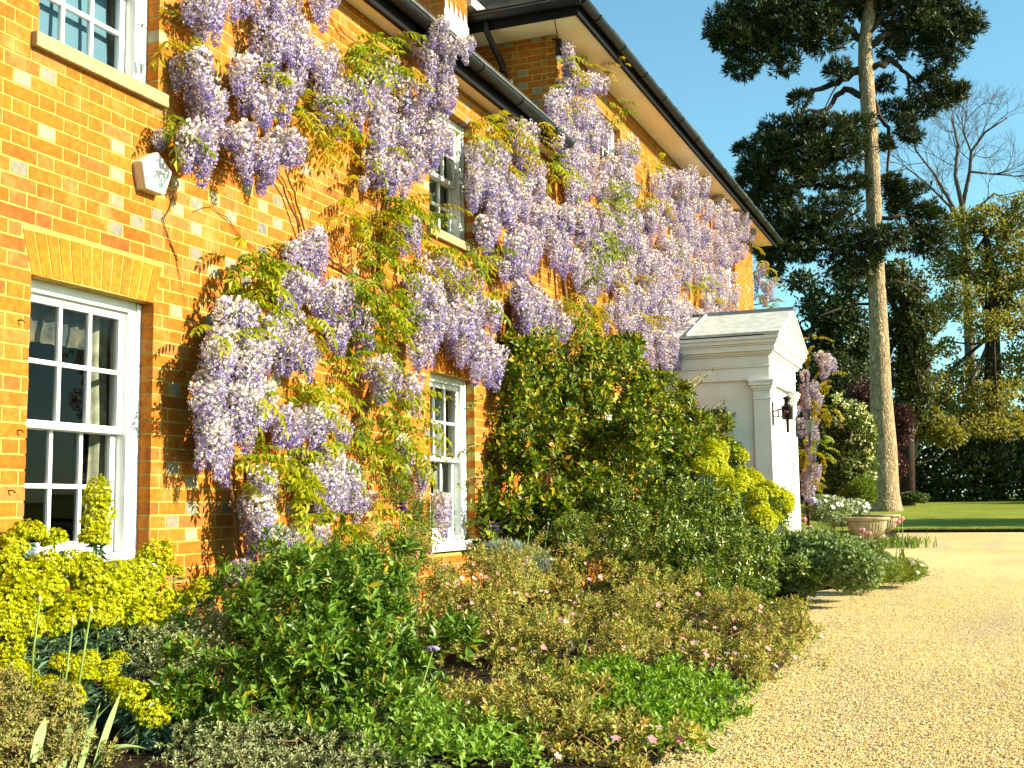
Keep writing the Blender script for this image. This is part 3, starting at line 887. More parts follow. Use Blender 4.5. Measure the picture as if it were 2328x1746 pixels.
# ---- wall odds and ends
for (px, py, hl) in ((42, 728, 'rusty vine hook left of the lower left window, the topmost of three'), (40, 978, 'rusty vine hook left of the lower left window, the middle of three'), (20, 1115, 'rusty vine hook left of the lower left window, the lowest of three'), (410, 845, 'rusty vine hook in the brickwork right of the lower left window')):
    p = at(px, py, 0)
    mb = MB(); mb.tube([p+np.array([0, .03, 0]), p+np.array([0, -.025, 0]), p+np.array([.012, -.03, -.012])], .0045, 6)
    o = mb.build('wall_hook', M['stem'])
    tag(o, hl, 'hook', 'rusty vine hooks on the brick wall')
mb = MB()
mb.tube([(12.14, -.06, 6.20), (12.14, -.06, 6.40)], .035, 10); mb.tube([(12.14, -.06, 6.20), (12.14, -.06, 6.15)], [.035, .022], 10, 1)
mb.tube([(12.14, 0.02, 6.42), (12.14, -.06, 6.40)], .012, 6)
tag(mb.build('insulator', [M['black'], M['plastic']]), 'small black and white cable insulator at the corner under the soffit', 'insulator')
mb = MB()
pa, pb = np.array([12.12, -.09, 6.2]), np.array([9.2, -.5, 9.8])
mb.tube([pa+(pb-pa)*t+np.array([0, 0, -.25*4*t*(1-t)]) for t in np.linspace(0, 1, 9)], .006, 5)
tag(mb.build('overhead_cable', M['blackmatt']), 'thin dark cable running up from the insulator past the eaves', 'cable')

# ------------------------------------------------------------------ porch
gp = gz(17.5)
porch = thing('porch', 'white painted entrance porch with pilasters and a pediment', 'porch')
px0, px1, pf = 16.52, 18.86, -1.545
W = M['porchwhite']
def slab(name, o, z0, z1, m=W, bevel=.004):
    mb = MB(); mb.box(px0-o, px1+o, pf-o, -.012, z0, z1); return mb.build(name, m, porch, bevel)
mb = MB(); mb.box(px0+.05, px0+.12, pf+.23, -.012, gp, 2.92); mb.build('side_panel', W, porch)
mb = MB(); mb.box(px1-.12, px1-.05, pf+.23, -.012, gp, 2.92); mb.build('side_panel', W, porch)
mb = MB(); mb.box(px0+.035, px0+.05, pf+.24, -.013, gp+.02, gp+.30); mb.build('skirting', W, porch, .004)
for x in (px0, px1-.24):
    mb = MB(); mb.box(x, x+.24, pf, pf+.24, gp, 2.74)
    pl = mb.build('pilaster', W, porch, .004)
    mb = MB()
    for o, za, zb in ((.012, 2.62, 2.645), (.012, 2.742, 2.775), (.03, 2.775, 2.815), (.05, 2.815, 2.862), (.058, 2.862, 2.895)):
        mb.box(x-o, x+.24+o, pf-o, pf+.24+o, za, zb)
    mb.build('capital', W, pl, .003)
    mb = MB(); mb.box(x-.03, x+.27, pf-.03, pf+.27, gp-.05, gp+.16); mb.build('plinth', W, pl, .004)
slab('architrave', -.006, 2.896, 3.075)
slab('architrave', .012, 3.0755, 3.10)
slab('frieze', .0, 3.1005, 3.24)
mb = MB()
for o, za, zb in ((.028, 3.2405, 3.265), (.055, 3.2655, 3.295), (.095, 3.2955, 3.375), (.115, 3.3755, 3.40), (.14, 3.4005, 3.45), (.165, 3.4505, 3.498)):
    mb.box(px0-o, px1+o, pf-o, -.012, za, zb)
mb.build('cornice', W, porch, .003)
xm = (px0+px1)/2; ov = .165; ez = 3.499; az_ = 3.955
mb = MB(); mb.prism([(px0+.05, pf-.07, ez), (px1-.05, pf-.07, ez), (xm, pf-.07, az_-.05)], (0, .10, 0)); mb.build('pediment', W, porch)
for s in (-1, 1):
    xe = px0-ov if s < 0 else px1+ov
    mb = MB()
    a = np.array([xe, pf-ov, ez]); b = np.array([xm, pf-ov, az_])
    for k, (dz, y0, y1) in enumerate(((.0, -.0, .20), (-.055, .035, .16), (-.095, .06, .12))):
        off = np.array([0, y0, dz])
        if k == 0:
            mb.prism([a+off, b+off, b+off+np.array([0, 0, .055]), a+off+np.array([0, 0, .055])], (0, y1, 0))
        else:
            a2 = a+np.array([-s*.25*k, 0, 0]); t = abs(a2[0]-xe)/abs(xm-xe); a2[2] = ez+(az_-ez)*t
            mb.prism([a2+off, b+off, b+off+np.array([0, 0, .055]), a2+off+np.array([0, 0, .055])], (0, y1-y0, 0))
    mb.build('raking_cornice', W, porch)
    mb = MB()
    a = np.array([xe-(.02 if s < 0 else -.02), pf-ov-.02, ez+.012]); b = np.array([xm, pf-ov-.02, az_+.058])
    mb.prism([a, b, b+np.array([0, 0, .035]), a+np.array([0, 0, .035])], (0, 1.72, 0))
    mb.build('roof', M['lead'], porch)
mb = MB(); mb.prism([(px0-ov+.01, pf+.10, ez+.001), (px1+ov-.01, pf+.10, ez+.001), (xm, pf+.10, az_+.05)], (0, 1.42, 0)); mb.build('roof_deck', M['leaddark'], porch)
mb = MB()
a = np.array([px0-ov-.02, -.42, ez+.055]); b = np.array([xm, -.42, az_+.096])
mb.tube([a, b], .028, 8); mb.build('lead_roll', M['lead'], porch)
mb = MB(); mb.prism([(xm-.10, pf-ov-.025, az_+.055), (xm+.10, pf-ov-.025, az_+.055), (xm+.02, pf-ov-.025, az_+.125), (xm-.02, pf-ov-.025, az_+.125)], (0, 1.73, 0)); mb.build('ridge_capping', M['leaddark'], porch)
mb = MB()
mb.box(px0+.26, px1-.26, pf+.10, pf+.13, gp, 2.89)
mb.build('door_surround', W, porch)
mb = MB(); mb.box(px0+.26, px0+.40, pf+.06, pf+.10, gp, 2.70); mb.box(px1-.40, px1-.26, pf+.06, pf+.10, gp, 2.70); mb.box(px0+.40, px1-.40, pf+.06, pf+.10, 2.58, 2.70); mb.build('architrave', W, porch, .006)
mb = MB(); mb.box(px0+.43, px1-.43, pf+.07, pf+.0995, gp+.02, 2.56)
dr = mb.build('door', W, porch)
for i in range(2):
    for (za, zb) in ((gp+.2, 1.1), (1.25, 2.4)):
        xa = px0+.52+i*.72
        mb = MB(); mb.box(xa, xa+.58, pf+.055, pf+.0695, za, zb); mb.build('panel', W, dr, .012)
mb = MB(); mb.lathe([(.0, 0), (.02, .005), (.03, .02), (.022, .035), (.012, .045)], (0, 0, 0), 12)
kb = mb.build('knob', M['black'], dr); kb.rotation_euler = (pi/2, 0, 0); kb.location = (xm-.08, pf+.055, 1.3)
mb = MB(); mb.box(px0-.1, px1+.1, pf-.55, pf-.002, gp-.05, gp+.05); mb.box(px0+.26, px1-.26, pf-.002, pf+.06, gp-.05, gp+.045); mb.build('step', M['stone'], porch, .01)

# lanterns: bracket on the front face, body standing off it
def lantern(x, z, label, glassy):
    L = thing('wall_lantern', label, 'lantern', 'wall lanterns either side of the porch door', (x, pf, z))
    yb = -.20
    mb = MB(); mb.box(-.018, .018, -.014, 0, -.16, .17)
    mb.tube([(0, -.012, .03), (0, -.08, .055), (0, yb+.06, .055)], .010, 6); mb.tube([(0, -.012, -.03), (0, -.07, -.05), (0, yb+.06, -.045)], .010, 6)
    mb.box(-.012, .012, -.085, -.065, -.05, .055)
    mb.build('bracket', M['black'], L)
    m2 = M['lanternglass'] if glassy else M['black']
    mb = MB(); mb.lathe([(.052, -.09), (.075, -.085), (.078, .075), (.083, .08), (.083, .095), (.07, .105)] if not glassy else [(.03, -.10), (.045, -.095), (.075, .06), (.078, .075), (.07, .085)], (0, yb, 0), 8 if glassy else 14, smooth=not glassy)
    mb.build('body', m2, L)
    mb = MB(); mb.lathe([(.062, .105), (.04, .13), (.038, .185), (.06, .20), (.062, .21), (.035, .235), (.0, .24)], (0, yb, 0), 12); mb.build('chimney_cap', M['black'], L)
    mb = MB(); mb.lathe([(.012, -.27), (.02, -.26), (.022, -.10), (.03, -.09)], (0, yb, 0), 10); mb.build('stem', M['black'], L)
    mb = MB(); mb.tube([(0, -.01, -.14), (0, -.05, -.25), (0, -.12, -.29), (0, yb+.02, -.24)], .003, 5); mb.build('wire', M['stem'], L)
    if not glassy:
        mb = MB(); mb.lathe([(.0, 0), (.03, .002), (.03, .010), (.0, .014)], (0, 0, 0), 14)
        o = mb.build('lens', M['redlens'], L); o.rotation_euler = (0, -pi/2, 0); o.location = (-.076, yb, .01)
M['lanternglass'] = mat('dusty_lantern_glass', (.06, .08, .07), .4, .3, noise=.3, nscale=20)
M['redlens'] = mat('red_glass_lens', (.10, .01, .015), .1, .6)
lantern(px0+.12, 2.42, 'black coach lantern on the nearer pilaster of the white porch', False)
lantern(px1-.12, 2.36, 'glass sided lantern on the farther side of the porch, against wisteria', True)

# ------------------------------------------------------------------ foliage helpers
def basis(N):
    a = np.where(np.abs(N[:, 2:3]) < .9, np.array([[0, 0, 1.0]]), np.array([[1.0, 0, 0]]))
    t = np.cross(N, a); t /= np.linalg.norm(t, axis=1, keepdims=True)+1e-9
    return t, np.cross(N, t)
def unit(v):
    return v/(np.linalg.norm(v, axis=-1, keepdims=True)+1e-9)
def leaves(P, D, N, L, Wd, fold=.25, curl=.0):
    """folded rhombic leaf per row: 4 verts, 2 triangles"""
    n = len(P)
    D = unit(D); N = unit(N-D*np.sum(N*D, 1, keepdims=True)); T = np.cross(D, N)
    L = np.broadcast_to(np.asarray(L, float).reshape(-1, 1), (n, 1)); Wd = np.broadcast_to(np.asarray(Wd, float).reshape(-1, 1), (n, 1))
    mid = P+D*L*.5
    V = np.stack([P, mid+T*Wd*.5+N*Wd*fold, P+D*L-N*L*curl, mid-T*Wd*.5+N*Wd*fold], 1)
    i = np.arange(n)[:, None]*4
    return V.reshape(-1, 3), np.concatenate([i+np.array([[0, 2, 1]]), i+np.array([[0, 3, 2]])], 1).reshape(-1, 3)
class Leafage:
    def __init__(s): s.V = []; s.F = []; s.m = []; s.n = 0
    def add(s, V, Fc, m=0):
        s.V.append(V); s.F.append(Fc+s.n); s.n += len(V); s.m.append(np.full(len(Fc), m))
    def mesh(s, name, mats):
        return arrays_mesh(name, np.concatenate(s.V), np.concatenate(s.F), mats, np.concatenate(s.m))
def bumps(D, k, amp):
    """smooth lumps on a unit sphere, direction D"""
    o = np.zeros(len(D))
    for i in range(k):
        a = unit(rng.normal(size=3)); f = rng.uniform(2.5, 7)
        o += np.sin(f*(D@a)+rng.uniform(0, 6.28))
    return 1+amp*o/math.sqrt(k)
def blob_points(c, r, n, shell=.12, inner=.3, amp=.09, axis=None, top=None, clump=0, clump_k=1.1):
    """points in a lumpy ellipsoid: mostly near the skin, some inside"""
    D = unit(rng.normal(size=(n, 3)))
    if top is not None:
        D[:, 2] = np.where(D[:, 2] < top, -D[:, 2]*.5, D[:, 2]); D = unit(D)
    q = bumps(D, 10, amp)
    s = 1-np.abs(rng.normal(0, shell, n))
    ins = rng.random(n) < inner
    s = np.where(ins, rng.uniform(.45, .95, n), s)
    r = np.asarray(r, float)
    e = D*r*(q*s)[:, None]
    Nn = unit(D/r)
    if clump:                                 # leaves gather at branch ends, dark hollows between
        kc = max(6, int(clump_k*(r[0]*r[1]+r[1]*r[2]+r[0]*r[2])/clump**2))
        Dc = unit(rng.normal(size=(kc, 3)))
        sc_ = (bumps(Dc, 10, amp)*(1-np.abs(rng.normal(0, .10, kc))))[:, None]
        ec = Dc*r*sc_; Nc = unit(Dc/r)
        ci = rng.integers(0, kc, n)
        B = unit(rng.normal(size=(n, 3))+Nc[ci]*1.1)
        rc = clump*rng.uniform(.6, 1.25, kc)[ci]
        e2 = ec[ci]+B*(rc*rng.uniform(.55, 1.0, n))[:, None]*np.array([1, 1, .85])
        keep = ins & (rng.random(n) < .6)
        e = np.where(keep[:, None], e*.85, e2); Nn = np.where(keep[:, None], Nn, unit(B+Nc[ci]*.4))
    if axis is not None:                      # turn the ellipsoid about z
        ca, sa = cos(axis), sin(axis)
        for A in (e, Nn):
            x = A[:, 0]*ca-A[:, 1]*sa; y = A[:, 0]*sa+A[:, 1]*ca
            A[:, 0] = x; A[:, 1] = y
    return e+np.asarray(c), Nn
def blob(px, py, Y, rx, ry, rd=None):
    """ellipsoid of foliage: photo place of its middle, plane y=Y, photo radii, own depth radius in metres"""
    d = ray(px, py+.7*ry)                     # its foot must not sink below the ground
    if d[2] < .02*d[0]:
        g = CAM+d*(CAM[2]/(.02*d[0]-d[2]))
        Y = min(Y, g[1]-.02)
    c = at(px, py, Y); k = dep(c)/F
    a = rx*k; b = ry*k
    return c, (a if rd is None else (a*.5+rd*.5), a if rd is None else rd, b)
def shrub_leaves(lf, blobs, n, L, Wd, m=0, out=.6, upw=.4, fold=.25, jit=.35, shell=.12, inner=.3, amp=.1, ymax=-.03, var=.3, tuft=0, shoot=.7, stick=0.0, clump=0, clump_k=1.1):
    vol = np.array([b[1][0]*b[1][2]+b[1][1]*b[1][2] for b in blobs]); vol = vol/vol.sum()
    for (c, r), fr in zip(blobs, vol):
        k = max(20, int(n*fr))
        if tuft:
            k //= tuft
        P, N = blob_points(c, r, k, shell, inner, amp, clump=clump, clump_k=clump_k)
        ok = (P[:, 2] > gz(P[:, 0])+.01) & (P[:, 1] < ymax)
        P, N = P[ok], N[ok]
        if tuft:                                # whorls of leaves at a shoot tip
            ax = unit(N*out+np.array([0, 0, upw])+rng.normal(0, jit*.6, N.shape))
            t, b = basis(ax)
            P = np.repeat(P, tuft, 0); A = np.repeat(ax, tuft, 0); t = np.repeat(t, tuft, 0); b = np.repeat(b, tuft, 0)
            q = np.tile(np.arange(tuft)*2.4, len(ax))+np.repeat(rng.random(len(ax))*6.28, tuft)
            lift = np.tile(np.linspace(.15, 1.1, tuft), len(ax))[:, None]
            D = unit(np.cos(q)[:, None]*t+np.sin(q)[:, None]*b+A*lift+rng.normal(0, .12, A.shape))
            P = P+A*(np.tile(np.linspace(0, 1, tuft), len(ax))*L*shoot+np.repeat(np.abs(rng.normal(0, stick+1e-6, len(ax))), tuft))[:, None]
            Nn = unit(A*1.0-D*.2+rng.normal(0, .15, A.shape))
        else:
            D = unit(N*out+np.array([0, 0, upw])+rng.normal(0, jit*1.6, N.shape))
            Nn = unit(N+np.array([0, 0, .5])+rng.normal(0, jit*1.3, N.shape))
        s = rng.uniform(1-var, 1+var, len(P))
        V, Fc = leaves(P, D, Nn, L*s, Wd*s, fold)
        lf.add(V, Fc, m)
def twigs(mb, base, blobs, n, r0=.008, spread=.8):
    for i in range(n):
        c, r = blobs[rng.integers(len(blobs))]
        b = np.array([base[0]+rng.normal(0, r[0]*.3), base[1]+rng.normal(0, r[1]*.3), 0]); b[2] = gz(b[0])
        tip = np.asarray(c)+unit(rng.normal(size=3))*np.asarray(r)*spread*rng.uniform(.5, 1)
        if tip[2] < b[2]+.05: tip[2] = b[2]+.1+abs(rng.normal(0, .1))
        mid = (b+tip)/2+rng.normal(0, .06, 3)
        mid[2] = max(mid[2], b[2]+.03)
        mb.tube([b, mid, tip], [r0, r0*.7, r0*.25], 5)

exec_later = []

# ------------------------------------------------------------------ wisteria
M['petal_pale'] = leafmat('pale_petal', [((.66, .54, .47), 2), ((.66, .57, .60), 3), ((.54, .46, .64), 2), ((.62, .48, .36), 1)], .6, .2, .3, 1.2)
M['petal_white'] = leafmat('whitish_petal', [((.80, .77, .75), 3), ((.70, .65, .74), 2), ((.82, .78, .68), 2)], .6, .2, .3, 1.2)
M['petal_lilac'] = leafmat('lilac_petal', [((.42, .36, .70), 3), ((.34, .29, .64), 2), ((.50, .44, .72), 2)], .6, .2, .3, 1.2)
M['petal_violet'] = leafmat('violet_petal', [((.21, .16, .50), 2), ((.26, .21, .56), 2), ((.13, .08, .30), 1)], .6, .2, .25, 1.2)
M['wleaf_y'] = leafmat('yellow_green_leaflet', [((.31, .32, .006), 3), ((.26, .32, .008), 3), ((.36, .29, .008), 2), ((.17, .23, .01), 1)], .45, .3, .4, 1.4)
M['wleaf_g'] = leafmat('green_leaflet', [((.13, .20, .006), 3), ((.20, .26, .008), 3), ((.26, .28, .01), 2), ((.07, .13, .01), 1)], .45, .3, .4, 1.4)
M['wleaf_b'] = leafmat('bronze_leaflet', [((.34, .25, .006), 3), ((.34, .29, .008), 3), ((.26, .17, .01), 1)], .45, .3, .4, 1.4)
def raceme_mesh(L, W, wh):
    """hanging flower truss: pale open florets above, violet buds towards the tip"""
    lf = Leafage()
    n = int(250*L/.3)
    t = (np.arange(n)+rng.random(n))/n
    t = t**.85
    q = rng.random(n)*6.28
    prof = W*np.clip(np.minimum(1.0, .55+t*2.2)*(1-.72*t**1.7), .1, 1)
    rr = prof*np.sqrt(rng.uniform(.25, 1, n))
    z = -L*t+rng.normal(0, .006, n)
    O = np.stack([np.cos(q), np.sin(q), np.zeros(n)], 1)
    P = O*rr[:, None]; P[:, 2] = z
    bx, by = rng.normal(0, .03, 2)
    P[:, 0] += bx*t*t; P[:, 1] += by*t*t
    s = (.030*(1-.5*t))*rng.uniform(.75, 1.25, n)
    for part in range(2):
        if part == 0:          # standard petal: broad, faces outwards and up
            D = unit(np.array([0, 0, .75])+O*.55+rng.normal(0, .3, (n, 3)))
            N = unit(O+rng.normal(0, .22, (n, 3)))
            V, Fc = leaves(P, D, N, s*1.05, s*1.2, -.10)
            u = rng.random(n)
            m = np.where(u < wh*.75*(1-t*.6), 1, np.where(u < (1-t)*.95+.02, 0, np.where(t > .82, 3, 2)))
        else:                  # wings and keel below
            D = unit(O*.9+np.array([0, 0, -.35])+rng.normal(0, .3, (n, 3)))
            N = unit(np.array([0, 0, 1.0])+rng.normal(0, .5, (n, 3)))
            V, Fc = leaves(P, D, N, s*.95, s*.6, .25)
            m = np.where(rng.random(n) < .25+.55*wh, 2, 3)
            m = np.where((rng.random(n) < wh*.5), 0, m)
        lf.add(V, Fc, 0)
        lf.m[-1] = np.repeat(m, 2)
    return lf.mesh('raceme', [M['petal_pale'], M['petal_white'], M['petal_lilac'], M['petal_violet']])
RAC = {}
for key, wh in (('v', .08), ('m', .4), ('w', .8)):
    RAC[key] = [raceme_mesh(L, Wd, wh) for L, Wd in ((.24, .098), (.31, .094), (.38, .084), (.20, .10), (.28, .106), (.33, .078), (.25, .085), (.17, .09))]
def wleaf_mesh(m, L=.26, n=6):
    lf = Leafage()
    P = []; D = []; N = []; s = []
    bend = rng.uniform(.5, 1.3)
    def rach(t):
        return np.array([L*t, 0, .05*sin(2.2*t)-bend*.11*t*t])
    for k in range(n):
        t = .25+.72*k/(n-1)
        for sd_ in (-1, 1):
            P.append(rach(t)); D.append((.45+rng.normal(0, .12), sd_*1.0, -.55-.25*rng.random())); N.append((.2, 0, 1)); s.append(.062*(1-.25*abs(t-.6))*rng.uniform(.8, 1.15))
    P.append(rach(1)); D.append((1, 0, -.8)); N.append((.5, 0, 1)); s.append(.065)
    s = np.array(s)
    V, Fc = leaves(np.array(P), np.array(D, float), np.array(N, float)+rng.normal(0, .12, (len(P), 3)), s*1.12, s*.5, .16, .2)
    lf.add(V, Fc, 0)
    r = [rach(t) for t in np.linspace(0, 1, 6)]
    V = np.array([p+np.array([0, w_, 0]) for p in r for w_ in (-.0025, .0025)])
    Fc = np.array([(2*i, 2*i+1, 2*i+3) for i in range(5)]+[(2*i, 2*i+3, 2*i+2) for i in range(5)])
    lf.add(V, Fc, 0)
    return lf.mesh('leaf', [m])
WL = {k: [wleaf_mesh(M['wleaf_'+k]) for _ in range(4)] for k in 'ygb'}

def put_racemes(plant, spec, cap=300, f=1.0):
    lst = []
    for (cx, cy, rx, ry, n, wh, pr) in spec:
        k = max(1, int(round(n*f)))
        z0 = dep(at(cx, cy, -pr))
        szc = min(1.05, max(.5, ry*z0/F/.13))*(1.0 if z0 > 10 else .86)
        hw, hh = .085*szc*F/z0, .14*szc*F/z0
        ax, ay = max(5, rx-hw*.75), max(5, ry-hh*.8)
        tries = 0; got = []
        while len(got) < k and tries < 400:
            tries += 1
            a = rng.random()*6.28; r = math.sqrt(rng.random())*.95
            x, y = cx+ax*r*cos(a), cy+ay*r*sin(a)
            if all(((x-g[0])/ax)**2+((y-g[1])/ay)**2 > .8/k*(1-tries/400) for g in got):
                got.append((x, y))
        for (x, y) in got:
            lst.append((x, y, wh, pr, szc))
    rest = Leafage()
    order = rng.permutation(len(lst))
    for i, j in enumerate(order):
        x, y, wh, pr, szc = lst[j]
        Y = -max(.05, pr*rng.uniform(.55, 1.15))
        c = at(x, y, Y)
        key = 'w' if wh > .78 else ('v' if rng.random() > .25+wh*1.0 else 'm')
        if wh > .6 and wh <= .78 and rng.random() < .5: key = 'w'
        me = RAC[key][rng.integers(8)]
        sc = rng.uniform(.8, 1.12)*szc
        if i >= cap:                               # past the three hundredth: joined
            v = np.empty(len(me.vertices)*3, np.float32); me.vertices.foreach_get('co', v)
            fc = np.empty(len(me.loops), np.int32); me.loops.foreach_get('vertex_index', fc)
            mi = np.empty(len(me.polygons), np.int32); me.polygons.foreach_get('material_index', mi)
            rest.add(v.reshape(-1, 3)*sc+c+np.array([0, 0, .14*sc]), fc.reshape(-1, 3)); rest.m[-1] = mi
            continue
        o = link('raceme', me, plant)
        o.scale = (sc, sc, sc*rng.uniform(.9, 1.1))
        o.location = c+np.array([0, 0, .14*sc])
        o.rotation_euler = (rng.normal(0, .10), rng.normal(0, .10), rng.random()*6.28)
    if rest.V:
        link('racemes', rest.mesh('racemes', [M['petal_pale'], M['petal_white'], M['petal_lilac'], M['petal_violet']]), plant, 'stuff')
def put_leaves(plant, spec, cap=300):
    k = 0
    for (cx, cy, rx, ry, n, kinds, pr) in spec:
        for i in range(n):
            if k >= cap: return
            a = rng.random()*6.28; r = math.sqrt(rng.random())
            c = at(cx+rx*r*cos(a), cy+ry*r*sin(a), -max(.03, pr*rng.uniform(.5, 1.2)))
            o = link('leaf', WL[kinds[rng.integers(len(kinds))]][rng.integers(4)], plant)
            s = rng.uniform(.75, 1.15)
            o.scale = (s, s, s); o.location = c
            ang = rng.uniform(-pi, 0) if rng.random() < .8 else rng.uniform(-pi, pi)
            o.rotation_euler = (rng.normal(0, .3), rng.uniform(-.5, .6), ang)
            k += 1
def vine(plant, pts, r0, r1, m, name='stem', wob=.02):
    P = [at(x, y, -d) for x, y, d in pts]
    Q = []
    for i in range(len(P)-1):
        for t in np.linspace(0, 1, 5)[:-1]:
            q = P[i]*(1-t)+P[i+1]*t+rng.normal(0, wob*.35, 3)
            q[1] = min(q[1], -r0*.6)
            Q.append(q)
    Q.append(P[-1])
    mb = MB(); mb.tube(Q, list(np.linspace(r0, r1, len(Q))), 6)
    return mb.build(name, m, plant)

LEAF_A = [(440, 100, 35, 35, 7, 'yb', .1), (378, 292, 32, 22, 6, 'yg', .1), (800, 125, 45, 45, 16, 'gy', .12), (860, 160, 45, 40, 10, 'y', .1), (790, 130, 30, 30, 6, 'g', .14), (905, 90, 45, 20, 6, 'yg', .14),
          (640, 215, 40, 40, 8, 'yb', .1), (700, 260, 55, 45, 14, 'gb', .1), (735, 290, 45, 40, 10, 'by', .1), (900, 190, 25, 35, 4, 'b', .08), (845, 345, 30, 25, 5, 'y', .12), (690, 320, 40, 25, 5, 'b', .06), (580, 215, 20, 40, 3, 'y', .1),
          (560, 640, 60, 65, 24, 'yg', .14), (545, 590, 25, 35, 6, 'y', .1), (600, 640, 45, 40, 8, 'y', .12), (500, 760, 35, 40, 8, 'y', .22), (640, 760, 30, 30, 5, 'y', .14), (690, 720, 35, 25, 5, 'yb', .12),
          (830, 520, 60, 55, 26, 'yb', .12), (880, 490, 60, 40, 14, 'g', .16), (860, 570, 60, 35, 14, 'gb', .12), (930, 480, 55, 30, 12, 'bg', .1), (830, 470, 35, 40, 7, 'b', .06), (960, 560, 45, 35, 9, 'yb', .1),
          (830, 640, 80, 30, 16, 'g', .18), (850, 690, 60, 40, 18, 'yg', .16), (870, 750, 45, 50, 14, 'yg', .14), (840, 810, 45, 50, 12, 'gy', .14), (950, 600, 60, 30, 10, 'b', .08), (1040, 610, 60, 40, 18, 'yb', .12), (1080, 590, 40, 40, 10, 'g', .14),
          (990, 640, 30, 30, 5, 'b', .1), (1090, 680, 40, 30, 6, 'yg', .12), (800, 780, 40, 40, 6, 'g', .1), (720, 880, 60, 45, 20, 'y', .12), (700, 920, 50, 30, 8, 'y', .1), (570, 930, 25, 35, 5, 'y', .24),
          (630, 1080, 70, 55, 22, 'y', .26), (560, 1060, 45, 35, 8, 'y', .26), (670, 1160, 50, 50, 12, 'yg', .3), (780, 1040, 55, 45, 14, 'yg', .2), (850, 960, 45, 60, 16, 'g', .16), (920, 930, 35, 45, 10, 'y', .14), (880, 1020, 50, 50, 14, 'gy', .18), (930, 1020, 40, 40, 8, 'y', .14),
          (860, 1180, 70, 60, 20, 'y', .3), (800, 1230, 60, 40, 10, 'y', .3), (960, 1030, 40, 30, 6, 'y', .16), (900, 900, 30, 20, 5, 'y', .12), (600, 1290, 60, 40, 10, 'y', .3), (520, 1370, 40, 30, 4, 'y', .3), (690, 1200, 50, 40, 8, 'y', .28)]
LEAF_B = [(1310, 145, 40, 28, 10, 'by', .16), (1355, 150, 28, 20, 6, 'b', .2), (1280, 225, 35, 30, 8, 'yb', .14), (1385, 255, 25, 30, 8, 'gb', .16), (1120, 300, 60, 30, 26, 'yb', .2), (1170, 310, 50, 30, 16, 'gb', .22), (1215, 300, 30, 20, 6, 'b', .2),
          (1260, 370, 30, 40, 12, 'gy', .14), (1255, 400, 30, 30, 8, 'by', .12), (1160, 380, 35, 30, 8, 'yb', .14), (1420, 330, 30, 25, 6, 'yb', .16), (1490, 370, 28, 15, 6, 'yg', .2), (1470, 440, 45, 30, 14, 'by', .16), (1395, 430, 20, 40, 8, 'g', .2),
          (1370, 455, 30, 30, 7, 'y', .16), (1400, 480, 60, 20, 10, 'g', .22), (1350, 560, 35, 40, 14, 'g', .2), (1330, 590, 30, 20, 6, 'g', .2), (1390, 560, 20, 20, 4, 'g', .22), (1440, 630, 45, 30, 14, 'b', .18), (1420, 640, 30, 25, 6, 'b', .18), (1550, 600, 35, 20, 6, 'b', .14),
          (1570, 650, 60, 15, 12, 'y', .2), (1590, 645, 25, 20, 6, 'y', .22), (1470, 710, 40, 25, 10, 'b', .2), (1640, 680, 30, 20, 5, 'b', .2), (1310, 680, 45, 45, 22, 'gb', .18), (1320, 730, 45, 45, 20, 'yg', .2), (1340, 700, 25, 30, 6, 'b', .18), (1275, 690, 25, 30, 7, 'b', .16),
          (1700, 565, 25, 25, 7, 'b', .3), (1690, 600, 22, 20, 5, 'b', .2), (1670, 500, 30, 20, 4, 'b', .3), (1240, 620, 40, 40, 10, 'g', .16), (1690, 700, 20, 30, 5, 'yb', .2), (1585, 860, 20, 15, 4, 'b', .26), (1365, 770, 30, 20, 6, 'b', .2), (1150, 340, 30, 20, 5, 'b', .2)]

wa = thing('wisteria', 'violet flowering wisteria trained over the orange brick wing', 'wisteria')
put_racemes(wa, [e for e in WIS_A if e[5] < .68], f=.95)
put_leaves(wa, [e for e in LEAF_A if e[1] < 615])
for pts, r0_ in (([(640, 1330, .1), (700, 1180, .12), (770, 1030, .08), (850, 900, .06), (890, 780, .06), (860, 620, .05), (880, 470, .05), (930, 300, .06), (1000, 160, .1), (1040, 90, .35)], .028),
                 ([(620, 1300, .08), (560, 1100, .08), (545, 900, .06), (555, 700, .05), (540, 600, .03)], .016),
                 ([(690, 555, .03), (650, 440, .03), (620, 370, .05), (600, 260, .06), (560, 120, .06), (540, 10, .06)], .008),
                 ([(700, 540, .03), (668, 440, .03), (645, 370, .05), (640, 200, .06), (650, 60, .06)], .008),
                 ([(730, 575, .04), (790, 620, .03), (880, 650, .03), (960, 700, .05)], .010),
                 ([(945, 590, .05), (1000, 650, .06), (1090, 720, .06)], .010), ([(800, 920, .05), (780, 960, .08), (740, 1000, .1)], .008),
                 ([(770, 60, .03), (800, 90, .04), (830, 110, .08)], .005), ([(740, 30, .03), (765, 60, .04), (775, 100, .08)], .005),
                 ([(440, 110, .05), (460, 200, .08), (455, 320, .1)], .008), ([(690, 150, .05), (690, 200, .06), (640, 230, .06), (560, 200, .06)], .008), ([(850, 500, .04), (860, 440, .06), (880, 380, .08)], .01)):
    vine(wa, pts, r0_, r0_*.5, M['stem'])
